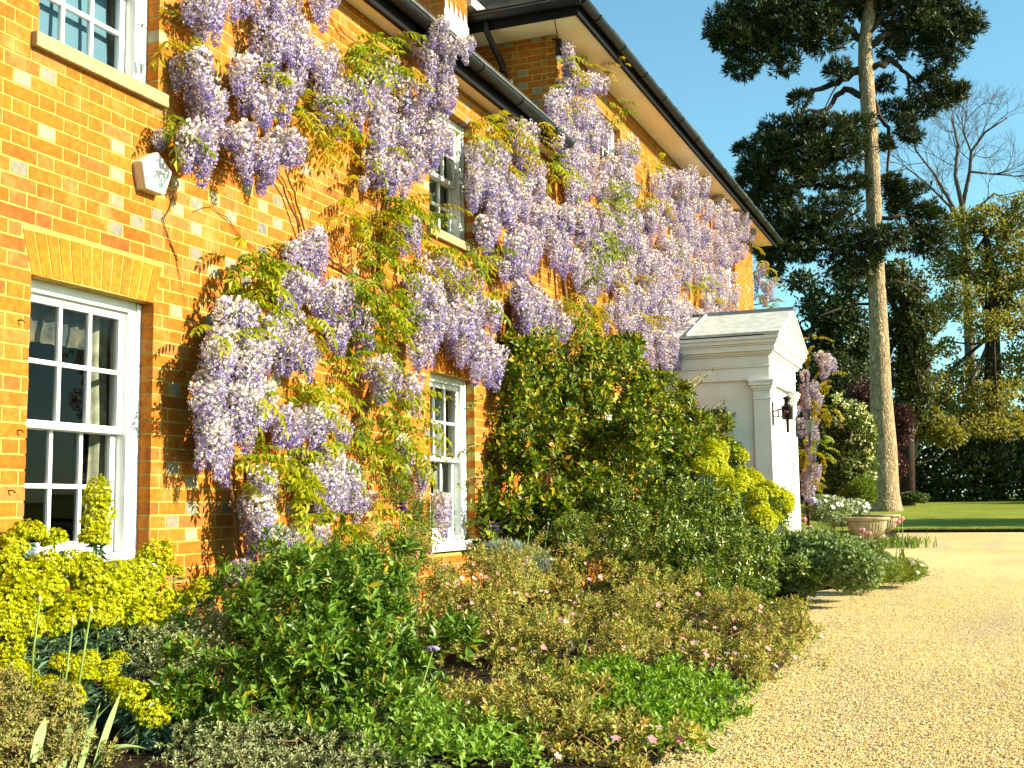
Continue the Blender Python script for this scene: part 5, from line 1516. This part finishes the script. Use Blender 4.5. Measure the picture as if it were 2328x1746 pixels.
# urns
def urn(c, s, label):
    root = thing('stone_urn', label, 'urn', 'fluted stone urns by the drive', c)
    mb = MB(); mb.box(-.19*s, .19*s, -.19*s, .19*s, -.02, .075*s); mb.build('plinth', M['urnstone'], root, .006)
    mb = MB(); mb.lathe([(.17*s, .076*s), (.17*s, .10*s), (.12*s, .125*s), (.085*s, .16*s), (.075*s, .19*s), (.095*s, .205*s), (.11*s, .215*s)], n=28); mb.build('foot', M['urnstone'], root)
    mb = MB(); mb.lathe([(.10*s, .216*s), (.19*s, .24*s), (.27*s, .30*s), (.315*s, .38*s), (.33*s, .47*s), (.33*s, .485*s)], n=144, flute=36, fl=(.225*s, .475*s)); mb.build('bowl', M['urnstone'], root)
    mb = MB(); mb.lathe([(.32*s, .486*s), (.355*s, .50*s), (.385*s, .525*s), (.39*s, .55*s), (.37*s, .56*s), (.33*s, .56*s), (.32*s, .50*s)], n=40); mb.build('rim', M['urnstone'], root)
    mb = MB(); mb.lathe([(.325*s, .49*s), (.2*s, .53*s), (.01, .54*s)], n=20); mb.build('compost', M['soil'], root)
u1 = ground_at(1974, 1250)
urn(tuple(u1), .95, 'nearer fluted stone urn in front of the pine')
u2 = ground_at(2003, 1236)
urn(tuple(u2), .93, 'farther fluted stone urn half hidden behind the first')

# ------------------------------------------------------------------ single stems in the bed
def allium(top, base, rb, label, leafless=True, kind='bud', group='allium buds in front of the euphorbia'):
    root = thing('allium', label, 'allium', group, tuple(base))
    d = np.asarray(top)-np.asarray(base)
    mb = MB(); mb.tube([(0, 0, 0), d*.5+np.array([-.012, 0, .0]), d], [.0055, .005, .004], 8); mb.build('stem', M['greenstem'], root)
    mb = MB()
    if kind == 'bud':
        mb.lathe([(.003, -.004), (.6*rb, rb*.35), (rb, rb*1.1), (.85*rb, rb*1.7), (.4*rb, rb*2.3), (.06*rb, rb*3.0)], tuple(d), 12); mb.build('bud', M['budskin'], root)
    else:
        for k in range(60):
            v = unit(rng.normal(size=3)); v[2] = abs(v[2])
            p = d+v*np.array([.034, .034, .022])
            mb.tube([d, p], [.0008, .0025], 4)
        mb.build('bloom', M['petal_lilac'], root)
M['budskin'] = mat('papery_bud_skin', (.34, .36, .10), .6, .3, noise=.15, nscale=60)
for px, py, bx, by, Y, lb in ((90, 1370, 70, 1600, -.72, 'allium bud on the leftmost thin stalk in front of the lime euphorbia'), (165, 1420, 140, 1690, -.8, 'allium bud on the middle stalk, lowest and roundest of the three'), (206, 1393, 165, 1690, -.82, 'pointed allium bud on the right hand stalk of the three')):
    allium(at(px, py, Y), at(bx, by, Y+.03), .0095*1.15, lb)
allium(at(984, 1478, -1.85), at(938, 1650, -1.85), .01, 'pale lilac allium just opening on a curved stalk in the dark gap of the bed', kind='bloom', group=None)
allium(at(500, 1300, -.55), at(480, 1440, -.55), .004, 'thin green stalk rising beside the last lime head', group=None)
allium(at(1204, 1203, -1.0), at(1195, 1285, -.98), .011, 'poppy bud on the left stalk before the evergreen bush', group='buds before the evergreen bush')
allium(at(1246, 1195, -1.0), at(1237, 1270, -.98), .011, 'poppy bud on the right stalk before the evergreen bush', group='buds before the evergreen bush')
def strap(root, base, d, L, w_, droop, m, name='leaf', twist=0):
    d = unit(np.asarray(d, float)); s = np.cross(d, [0, 0, 1]); s = unit(s)
    V = []; n = 9
    for i in range(n):
        t = i/(n-1)
        ph = t*droop
        p = np.asarray(base, float)+d*L*(t*.25+.35*t*t*droop/1.2)+np.array([0, 0, L*(sin(min(ph, 3))/max(droop, .01))])
        ww = w_*(.8+.8*t*(1-t))*(1 if t < .6 else max(.03, (1-((t-.6)/.4)**1.6)))
        nrm = np.cross(s, d)
        V += [p-s*ww*.5+d*.0, p+np.array([0, 0, -.18*ww])-d*.12*ww, p+s*ww*.5]
    F_ = []
    for i in range(n-1):
        for k in range(2):
            F_.append((3*i+k, 3*i+k+1, 3*i+k+4, 3*i+k+3))
    me = arrays_mesh(name, V, np.array(F_), [m], smooth=True)
    return link(name, me, root)
M['strapleaf'] = leafmat('grey_green_strap_leaf', [((.26, .36, .15), 1), ((.31, .41, .19), 1)], .5, .25, .15)
tl = thing('tulip_leaves', 'clump of broad pale grey green leaves at the bottom left', 'broad leaf clump')
b = at(170, 1790, -.9)
for (px, py, dx, dy, L, w_, dr) in ((212, 1765, .15, -.5, .34, .075, .25), (155, 1765, .35, -.8, .34, .05, .95), (178, 1768, 0, -.6, .30, .04, .3), (200, 1772, .9, -.7, .27, .085, 2.3), (140, 1750, -.4, -.7, .2, .04, .6), (78, 1730, -.1, -.6, .17, .05, .3), (225, 1760, .5, -.6, .2, .035, .7)):
    strap(tl, at(px, py, -.95), (dx, dy, .0), L, w_, dr, M['strapleaf'])
st = thing('strap_leaf_clump', 'two lime strap leaves at the foot of the opening allium', 'strap leaves')
for (px, py, dx, dy, L, w_, dr) in ((945, 1650, .8, -.5, .22, .022, .7), (965, 1630, 1, -.7, .20, .03, .9), (930, 1640, .4, -.5, .2, .014, .3)):
    strap(st, at(px, py, -1.85), (dx, dy, .0), L, w_, dr, M['greenstem2'] if 'greenstem2' in M else M['strapleaf'])
sp = thing('young_spurge', 'small blue green rosette on a short stem at the bottom edge', 'young plant', None, tuple(at(405, 1760, -1.12)))
mb = MB(); mb.tube([(0, 0, -.03), (0, 0, .055)], .004, 6); mb.build('stem', M['greenstem'], sp)
for k in range(13):
    a = k*2.4; el = .1+k*.09
    V, Fc = leaves(np.array([[0, 0, .03+k*.003]]), np.array([[cos(a)*cos(el), sin(a)*cos(el), sin(el)]]), np.array([[-cos(a)*.4, -sin(a)*.4, 1.0]]), .062, .016, .15)
    link('leaf', arrays_mesh('leaf', V, Fc, [M['eu_l']]), sp)
M['irispet'] = leafmat('deep_violet_petal', [((.07, .04, .22), 2), ((.10, .06, .30), 2)], .6, .2, .3, 1.1)
def iris(px, py, Y, by, label):
    c = at(px, py, Y); b = at(px-6, by, Y)
    root = thing('iris', label, 'iris', None, tuple(b))
    d = c-b
    mb = MB(); mb.tube([(0, 0, 0), d*.5, d], .005, 6); mb.build('stem', M['greenstem'], root)
    lf = Leafage()
    for k in range(6):
        a = k*pi/3+.3; u_ = k % 2
        for j in range(3):
            aa = a+(j-1)*.3
            D = np.array([[cos(aa), sin(aa), .9 if u_ else -.35]])
            V, Fc = leaves(np.array([d]), D, np.array([[cos(aa)*.3, sin(aa)*.3, 1.0]]), .055, .032, .1, .3)
            lf.add(V, Fc)
    link('bloom', lf.mesh('bloom', [M['irispet']]), root)
iris(913, 1150, -.5, 1260, 'deep violet iris beside the feathery plant left of the middle window')
iris(1122, 1196, -.75, 1290, 'violet iris against the dark bush right of the middle window')

# ------------------------------------------------------------------ the pine
PX = 40.2
pine = thing('pine_tree', 'tall Scots pine with bare sunlit trunk and dark green crown', 'pine tree')
mb = MB()
tp = [(2016, 1180, .60), (2014, 1150, .50), (2012, 1120, .45), (2009, 1020, .42), (2003, 900, .35), (1998, 760, .31), (1992, 620, .27), (1986, 450, .25), (1981, 330, .25), (1973, 230, .25), (1968, 160, .25), (1967, 95, .23), (1976, 30, .22), (1990, -60, .17), (1985, -160, .1)]
tps = [atX(x, y, PX) for x, y, r in tp]; tps[0][2] = gz(PX)-.2
mb.tube(tps, [r for _, _, r in tp], 22)
mb.build('trunk', M['bark'], pine)
def limb(pts, r0_, r1_, dx=0):
    P = []
    for i, q in enumerate(pts):
        x, y = q[:2]; o = q[2] if len(q) > 2 else 0
        P.append(atX(x, y, PX+o))
    Q = [P[0]]
    for i in range(len(P)-1):
        for t in (.33, .66, 1):
            Q.append(P[i]*(1-t)+P[i+1]*t+(rng.normal(0, .05, 3) if t < 1 else 0))
    mb = MB(); mb.tube(Q, list(np.linspace(r0_, r1_, len(Q))), 7)
    return mb.build('limb', M['barkdark'], pine)
for pts, ra, rb in (([(1968, 150), (1925, 178), (1895, 190), (1850, 205, -.5), (1800, 275, -1)], .16, .05), ([(1965, 225), (1935, 205), (1905, 215), (1885, 245, -.4), (1840, 250, -.8), (1800, 285, -1)], .13, .04),
                    ([(1970, 165), (2000, 145), (2030, 138, .5), (2050, 160, .8), (2085, 190, 1)], .13, .05), ([(1985, 225), (2000, 265), (2020, 290, .3), (2025, 325, .4), (2017, 390, .4), (2022, 420, .4)], .09, .03),
                    ([(1966, 95), (1920, 60), (1860, 40, -1), (1780, 30, -1)], .15, .05), ([(1970, 110), (2010, 80), (2080, 60, 1), (2150, 60, 1)], .14, .05), ([(1968, 95), (2000, 40), (2040, 10), (2100, -20, 1)], .12, .05), ([(1925, 80, -.5), (1915, 30, -.5), (1900, -30, -.5)], .12, .06),
                    ([(1985, 420), (1930, 430), (1860, 420, -1), (1760, 430, -1.5)], .10, .04), ([(1984, 320), (1930, 320), (1850, 330, -1), (1740, 350, -1.5)], .10, .04), ([(1988, 500), (2040, 490), (2100, 500, 1)], .09, .03), ([(1990, 560), (1920, 560), (1820, 570, -1), (1730, 575, -1)], .09, .04), ([(1975, 60), (1960, -20), (1940, -110)], .15, .08),
                    ([(1993, 690), (1930, 700), (1860, 720, -1)], .06, .03), ([(1993, 640), (2040, 640), (2090, 660, 1)], .06, .03), ([(2060, 165, .8), (2070, 215, 1), (2060, 260, 1)], .05, .02), ([(1905, 165, -.3), (1890, 215, -.5), (1870, 260, -.6)], .04, .015)):
    limb(pts, ra, rb)
M['needle'] = leafmat('pine_needle', [((.012, .024, .006), 3), ((.022, .038, .009), 3), ((.04, .052, .012), 2), ((.06, .06, .013), .7)], .5, .3, .15)
def needle_mass(pads, dens, L=.24, w_=.03, m='needle', name='needles'):
    lf = Leafage()
    for (x, y, rx, ry, o) in pads:
        c = atX(x, y, PX+o); k = dep(c)/F
        r = np.array([(rx*k)*.8, rx*k, ry*k])
        n = int(dens*(rx*ry)*k*k*6)+20
        P, N = blob_points(c, r, n, .25, .45, .22)
        t_ = 9
        A = unit(N*.7+np.array([0, 0, .55])+rng.normal(0, .35, N.shape))
        P = np.repeat(P, t_, 0); A = np.repeat(A, t_, 0)
        D = unit(A+rng.normal(0, .6, A.shape))
        V, Fc = leaves(P, D, rng.normal(size=A.shape), L*rng.uniform(.7, 1.2, len(P)), w_, .0)
        lf.add(V, Fc)
    return lf
PADS = [(1660, 60, 55, 50, -2), (1720, 25, 75, 55, -1.5), (1790, 60, 85, 60, -1.5), (1850, 25, 80, 50, -1), (1700, 110, 60, 40, -2), (1690, 155, 45, 22, -2), (1785, 145, 40, 25, -1.5), (1640, 90, 30, 25, -2), (1870, 90, 50, 40, -1), (1740, 80, 60, 45, -1), (1910, 20, 60, 35, 0), (1980, -10, 80, 40, 0), (1900, -60, 120, 50, 0), (2050, -60, 120, 50, 0),
        (2050, 30, 80, 50, 1), (2120, 30, 70, 50, 1.5), (2180, 55, 45, 35, 1.5), (2090, 75, 80, 35, 1), (2150, 95, 55, 35, 1), (2215, 60, 22, 22, 1), (2140, 135, 45, 22, 1), (2120, 190, 45, 30, 1), (2150, 215, 45, 30, 1.5), (2110, 240, 35, 25, 1), (2175, 212, 22, 15, 1.5), (2040, 250, 40, 22, .8), (2060, 285, 25, 22, .5), (2010, 190, 25, 18, .5), (2030, 110, 40, 30, .5),
        (1905, 160, 30, 22, -.5), (1820, 225, 25, 14, -1), (1810, 285, 18, 10, -1), (2075, 310, 18, 16, 1), (2010, 330, 18, 18, .2),
        (1800, 300, 60, 40, -1), (1880, 290, 70, 30, -1), (1940, 285, 45, 22, -.4), (1760, 340, 60, 40, -1.5), (1830, 350, 90, 40, -1.2), (1920, 340, 60, 40, -.6), (1720, 380, 50, 40, -1.8), (1790, 400, 80, 40, -1.5), (1700, 430, 45, 40, -1.5), (1760, 460, 70, 35, -1.5), (1860, 400, 50, 30, -1), (1745, 300, 25, 18, -1), (1690, 340, 18, 15, -1.5),
        (1930, 420, 45, 20, -.5), (1890, 470, 60, 25, -1), (2030, 420, 35, 25, .5), (2060, 440, 50, 22, 1), (2110, 490, 35, 35, 1), (2050, 470, 35, 30, 1), (2010, 540, 60, 25, -.8), (2080, 545, 65, 30, 1), (2120, 560, 35, 25, 1), (1900, 520, 70, 35, -1), (1820, 510, 80, 40, -1.4), (1750, 540, 70, 35, -1.5), (1700, 520, 45, 30, -1.5), (1860, 565, 90, 28, -1), (1770, 575, 60, 20, -1.5), (1960, 580, 50, 25, -.6), (1930, 610, 60, 22, -.6), (1760, 610, 25, 30, -1.5), (1740, 580, 20, 15, -1)]
lf = needle_mass(PADS, 75, .26, .045)
link('needles', lf.mesh('needles', [M['needle']]), pine, 'stuff')

# ------------------------------------------------------------------ trees behind
def far_tree(name, label, cat, X, trunk, blobs, n, L, Wd, cols, bark='greybark', trans=.3, inner=.5, amp=.25, limbs=6, shell=.3, jit=.6, group=None):
    root = thing(name, label, cat, group)
    if trunk:
        mb = MB()
        P = [atX(x, y, X) for x, y, r in trunk]; P[0][2] = gz(P[0][0])-.1
        mb.tube(P, [r for _, _, r in trunk], 10)
        mb.build('trunk', M[bark], root)
    bl = []
    for (x, y, rx, ry, o) in blobs:
        c = atX(x, y, X+o); k = dep(c)/F
        bl.append((c, (rx*k*.9, rx*k, ry*k)))
    if limbs and trunk:
        mb = MB()
        for c, r in bl:
            for i in range(max(1, limbs//2)):
                s = P[rng.integers(max(1, len(P)//2), len(P))]
                e_ = c+unit(rng.normal(size=3))*np.array(r)*.7
                q = [s, (s+e_)/2+rng.normal(0, .25, 3), e_]
                rr = trunk[-1][2]
                mb.tube(q, [rr*.6, rr*.4, rr*.12], 5)
        mb.build('limbs', M[bark], root)
    lf = Leafage()
    shrub_leaves(lf, bl, n, L, Wd, 0, inner=inner, amp=amp, shell=shell, jit=jit, ymax=1e9, upw=.2)
    link('crown', lf.mesh('crown', [leafmat(name+'_leaf', cols, .5, .3, trans)]), root)
    return root
YEW = [((.022, .042, .01), 3), ((.04, .062, .012), 3), ((.07, .085, .016), 2)]
far_tree('yew_tree', 'dark evergreen tree behind the pine trunk on its left', 'evergreen tree', 50, [(1900, 1120, .4), (1900, 900, .35), (1900, 700, .2)],
         [(1880, 700, 70, 60, 0), (1930, 760, 70, 70, 0), (1850, 800, 60, 60, 0), (1900, 860, 90, 60, -1), (1950, 640, 50, 40, 0), (1930, 930, 60, 70, -1), (1820, 640, 35, 30, 0), (1960, 830, 40, 80, 0), (1870, 1000, 70, 80, 0), (1940, 1050, 60, 70, 0), (1790, 780, 45, 50, 1), (1800, 880, 50, 60, 1), (1760, 950, 50, 90, 1), (1780, 1080, 70, 60, 1)], 26000, .20, .10, YEW, 'barkdark', .15)
far_tree('yew_tree', 'olive green evergreen tree just right of the pine trunk', 'evergreen tree', 52, [(2060, 1120, .35), (2060, 900, .3), (2050, 720, .2)],
         [(2060, 660, 55, 40, 0), (2090, 720, 55, 45, 0), (2050, 750, 50, 50, 0), (2090, 800, 40, 35, 0), (2060, 850, 55, 50, 0), (2080, 920, 50, 50, 0), (2030, 620, 35, 30, 0), (2050, 960, 40, 50, 0)], 12000, .20, .10, [((.05, .065, .014), 3), ((.085, .095, .018), 3), ((.12, .11, .02), 2), ((.03, .04, .01), 2)], 'barkdark', .2)
OAK = [((.15, .16, .02), 3), ((.24, .21, .03), 3), ((.30, .23, .03), 2), ((.10, .115, .02), 2), ((.34, .30, .09), 1)]
far_tree('oak_tree', 'airy yellow green oak coming into leaf at the right edge', 'oak tree', 60, [(2262, 1130, .45), (2258, 900, .4), (2256, 760, .33), (2262, 640, .25), (2240, 540, .15)],
         [(2180, 520, 60, 45, 0), (2260, 500, 60, 50, 0), (2300, 560, 55, 60, 0), (2210, 600, 70, 50, 0), (2150, 600, 45, 40, 0), (2270, 650, 65, 55, 0), (2180, 680, 60, 45, -1), (2310, 720, 40, 60, 0), (2240, 740, 60, 40, -1), (2140, 710, 35, 30, 0), (2300, 840, 50, 60, 0), (2200, 850, 60, 40, 0), (2120, 880, 60, 45, -1), (2250, 900, 80, 45, -1), (2180, 930, 70, 45, -1), (2300, 960, 60, 40, -1), (2110, 950, 40, 40, -1), (2330, 480, 35, 50, 0), (2235, 975, 80, 30, -2), (2150, 790, 30, 25, 0), (2160, 985, 60, 25, -2), (2330, 620, 30, 60, 0), (2360, 780, 40, 90, 0)], 26000, .17, .11, OAK, 'barkdark', .4, inner=.9, limbs=2)
far_tree('copper_tree', 'dark purple leaved small tree behind the pine trunk', 'purple tree', 46, [(1975, 1120, .15), (1975, 1000, .1)],
         [(1965, 900, 35, 40, 0), (1985, 960, 40, 50, 0), (2045, 990, 25, 40, 0), (2055, 950, 22, 35, 0), (1985, 1050, 30, 50, 0), (2045, 1060, 18, 30, 0)], 5000, .13, .08, [((.05, .014, .018), 3), ((.09, .028, .025), 2), ((.03, .01, .012), 2)], 'barkdark', .2)
lt = far_tree('leaning_tree', 'small tree with a pale leaning trunk right of the pine', 'small tree', 53, [(2050, 1126, .17), (2058, 1100, .13), (2070, 1060, .11), (2082, 1015, .09), (2090, 980, .06)],
         [(2110, 960, 45, 40, 0), (2150, 985, 45, 30, 0), (2080, 970, 30, 30, 0)], 3000, .2, .12, OAK, 'palebark', .3, inner=.7)
far_tree('low_bush', 'low rounded green bush at the foot of the leaning tree', 'bush', 50, None, [(2072, 1131, 28, 10, 0), (2090, 1134, 14, 7, 0)], 2600, .10, .06, [((.05, .08, .012), 1), ((.08, .11, .02), 1)])

# bare tree: recursive twigs
def bare_tree(X, label):
    root = thing('bare_tree', label, 'bare tree')
    tr = MB(); tw = MB()
    def grow(p, d, L, r, lv):
        n = 3; q = p; dd = d; P = [p]
        for i in range(n):
            dd = unit(dd+rng.normal(0, .13, 3)+np.array([0, 0, .06])); q = q+dd*L/n; P.append(q)
        tw.tube(P, list(np.linspace(r, r*.6, n+1)), 4 if lv < 2 else 3, cap=False)
        if lv >= 4: return
        for i in range(3):
            ang = rng.uniform(.3, .75); a = rng.random()*6.28+i*2.1
            t, bb = basis(dd[None]); t = t[0]; bb = bb[0]
            nd = unit(dd*cos(ang)+(t*cos(a)+bb*sin(a))*sin(ang))
            grow(P[-1-(i % 2)], nd, L*rng.uniform(.6, .8), r*.6, lv+1)
    for pts, ra, rb in (([(2215, 1130), (2205, 800), (2195, 560), (2188, 470)], .32, .16), ([(2188, 470), (2172, 400), (2178, 330), (2165, 270)], .13, .05), ([(2188, 470), (2205, 390), (2208, 345), (2240, 300), (2290, 268)], .12, .04), ([(2195, 520), (2150, 440), (2120, 390), (2080, 340)], .12, .04), ([(2200, 560), (2160, 470), (2110, 420), (2060, 380)], .10, .03), ([(2205, 390), (2250, 395), (2310, 400)], .07, .03), ([(2190, 500), (2260, 440), (2310, 460)], .09, .03), ([(2208, 345), (2190, 300), (2200, 250)], .06, .03)):
        P = [atX(x, y, X+rng.normal(0, .5)) for x, y in pts]
        if pts[0][1] > 1100: P[0][2] = gz(X)-.1
        tr.tube(P, list(np.linspace(ra, rb, len(P))), 7)
        if pts[0][1] > 1100: continue
        for i in range(7):
            t = rng.uniform(.25, 1)*(len(P)-1); k = min(int(t), len(P)-2)
            p = P[k]*(1-(t-k))+P[k+1]*(t-k); d = unit(P[k+1]-P[k])
            grow(p, unit(d+rng.normal(0, .55, 3)), 1.25*rng.uniform(.7, 1.1), .028, 0)
    tr.build('trunk', M['greybark'], root); tw.build('twigs', M['greybark'], root)
    return root
bare_tree(66, 'leafless tree with fine grey twigs against the blue sky')

# cream flowered climber and shrubs past the porch
def nearX(name, label, cat, X, blobs, n, L, Wd, cols, **kw):
    bl = []
    for (x, y, rx, ry, o) in blobs:
        c = atX(x, y, X+o); k = dep(c)/F
        bl.append((c, (rx*k, rx*k, ry*k)))
    return shrub(name, label, cat, bl, n, L, Wd, cols, ymax=1e9, **kw), bl
cs, cbl = nearX('cream_flowering_shrub', 'tall shrub with creamy flower clusters between the porch and the pine', 'flowering shrub', 26, [(1920, 955, 48, 42, 0), (1950, 1000, 35, 50, 0), (1890, 1010, 38, 55, .3), (1925, 1060, 48, 50, 0), (1960, 1060, 25, 60, 0), (1890, 1090, 35, 45, .3), (1940, 1110, 40, 40, 0)], 15000, .085, .05, [((.05, .085, .012), 4), ((.08, .12, .02), 4), ((.12, .15, .03), 2)], tw=14, inner=.4, amp=.22)
lf = Leafage()
for c, r in cbl:
    k = int(170*r[0]*r[2]*3)
    P, N = blob_points(c, np.array(r)*1.02, k, .05, 0, .2)
    ok = (N[:, 1] < .3) & (N[:, 2] > -.3); P, N = P[ok], N[ok]
    P = np.repeat(P, 9, 0)+rng.normal(0, .045, (len(P)*9, 3)); N = np.repeat(N, 9, 0)
    V, Fc = leaves(P, unit(rng.normal(size=P.shape)+N*.5), N+rng.normal(0, .4, P.shape), .085, .06, .1)
    lf.add(V, Fc)
link('blossom', lf.mesh('blossom', [leafmat('cream_petal', [((.52, .54, .26), 2), ((.60, .58, .34), 2), ((.36, .42, .14), 1)], .6, .2, .3, 1.1)]), cs, 'stuff')
nearX('fern_bush', 'bright green ferny bush at the foot of the cream flowered shrub', 'bush', 24, [(1955, 1125, 28, 32, 0), (1930, 1140, 25, 22, 0), (1970, 1110, 15, 25, .3)], 3500, .12, .03, [((.10, .16, .015), 3), ((.14, .2, .02), 2)], tw=6)

# woodland that closes the view: trees one behind the other far beyond the lawn
def wood(name, label, n, x0, x1, y0, y1, h0, h1, cols, lsz, per):
    lf = Leafage(); mb = MB()
    for i in range(n):
        x, y = rng.uniform(x0, x1), rng.uniform(y0, y1); h = rng.uniform(h0, h1)
        g = float(gz(x))
        bl = [((x+rng.normal(0, h*.12), y+rng.normal(0, h*.12), g+h*rng.uniform(.18, .85)), (h*rng.uniform(.16, .26),)*2+(h*rng.uniform(.14, .22),)) for _ in range(6)]
        bl.append(((x, y, g+h*.15), (h*.3, h*.3, h*.17)))
        shrub_leaves(lf, bl, per, lsz, lsz*.6, 0, inner=.4, amp=.2, shell=.2, jit=.6, ymax=1e9)
        mb.tube([(x, y, g-.1), (x+.1, y, g+h*.5), (x, y+.1, g+h*.85)], [h*.02, h*.014, h*.005], 6)
    V, Fc, m = np.concatenate(lf.V), np.concatenate(lf.F), np.concatenate(lf.m)
    n0 = len(V); V2 = np.array(mb.v); F2 = np.array([f for f in mb.f if len(f) == 4]); 
    me = arrays_mesh(name, np.concatenate([V, V2]), [Fc, F2+n0], [leafmat(name+'_leaf', cols, .5, .3, .2), M['barkdark']], np.concatenate([m, np.ones(len(F2), int)]))
    o = link(name, me, None, 'stuff'); o['label'] = label; o['category'] = 'woodland'
    return o
wood('woodland', 'dark wood closing the far end of the lawn', 26, 66, 84, -30, 8, 5, 8, [((.05, .06, .014), 3), ((.10, .095, .02), 2), ((.03, .04, .01), 2)], .36, 2200)
wood('woodland', 'trees along the side of the garden beyond the house', 14, 46, 90, 10, 34, 8, 15, [((.04, .055, .014), 3), ((.06, .075, .016), 2)], .4, 1500)

hb = [((60+rng.uniform(-1, 2), y_, float(gz(60))+rng.uniform(1.4, 2.2)), (1.6, 2.2, rng.uniform(2.2, 3.0))) for y_ in np.arange(-34, 14, 2.2)]
shrub('yew_hedge', 'dark clipped hedge in shade along the far edge of the lawn', 'hedge', hb, 60000, .26, .15, YEW, ymax=1e9, tw=0, inner=.4, amp=.1)

# trees along the south side of the lawn, whose shade lies across the grass
for i, (x, y, h) in enumerate(((32, -15, 6.5), (56.5, -20, 9))):
    root = thing('garden_tree', ('nearer', 'farther')[i]+' leafy tree beside the lawn, its shade across the grass', 'tree')
    g = float(gz(x))
    mb = MB(); mb.tube([(x, y, g-.1), (x, y+.1, g+h*.4), (x+.1, y, g+h*.8)], [h*.028, h*.02, h*.006], 8); mb.build('trunk', M['barkdark'], root)
    bl = [((x+rng.normal(0, h*.12), y+rng.normal(0, h*.12), g+h*rng.uniform(.42, .85)), (h*.2, h*.2, h*.15)) for _ in range(9)]
    lf = Leafage(); shrub_leaves(lf, bl, 6000, .26, .16, 0, inner=.4, amp=.2, jit=.6, ymax=1e9)
    link('crown', lf.mesh('crown', [leafmat('garden_tree_leaf', OAK, .5, .3, .3)]), root)

# fallen petals and leaf bits along the foot of the bed
n = 900
X = rng.uniform(4.5, 16, n); e = np.interp(X, [4.8, 6, 7.6, 9.4, 10.2, 11.3, 12.6, 13.1, 14, 15, 15.8], [-3.0, -3.03, -3.08, -3.0, -2.8, -2.6, -2.5, -2.7, -3.25, -3.55, -3.45])
Y = e-np.where(rng.random(n) < .8, np.abs(rng.normal(0, .28, n)), rng.uniform(.3, 3.0, n))
a = rng.random(n)*6.28
V, Fc = leaves(np.stack([X, Y, gz(X)+.012], 1), np.stack([np.cos(a), np.sin(a), rng.normal(0, .15, n)], 1), np.tile([0, 0, 1.0], (n, 1))+rng.normal(0, .2, (n, 3)), rng.uniform(.012, .035, n), rng.uniform(.006, .014, n), .2)
link('leaf_litter', arrays_mesh('leaf_litter', V, Fc, [leafmat('dry_leaf_bit', [((.16, .09, .04), 3), ((.25, .17, .07), 2), ((.10, .07, .03), 2), ((.3, .24, .33), 1), ((.12, .14, .03), 1)], .8, .1, .1)]), None, 'stuff')
n = 9000
Y = rng.uniform(-16, -1.5, n); X = 26.95+np.abs(rng.normal(0, .12, n))-.06
V, Fc = leaves(np.stack([X, Y, gz(X)+.03], 1), unit(np.stack([rng.normal(-.25, .4, n), rng.normal(0, .4, n), np.ones(n)], 1)), rng.normal(size=(n, 3)), rng.uniform(.03, .09, n), .010, .1)
link('grass_fringe', arrays_mesh('grass_fringe', V, Fc, [leafmat('turf_blade', [((.14, .19, .02), 2), ((.20, .22, .03), 2), ((.10, .13, .02), 1)], .6, .2, .2)]), None, 'stuff')
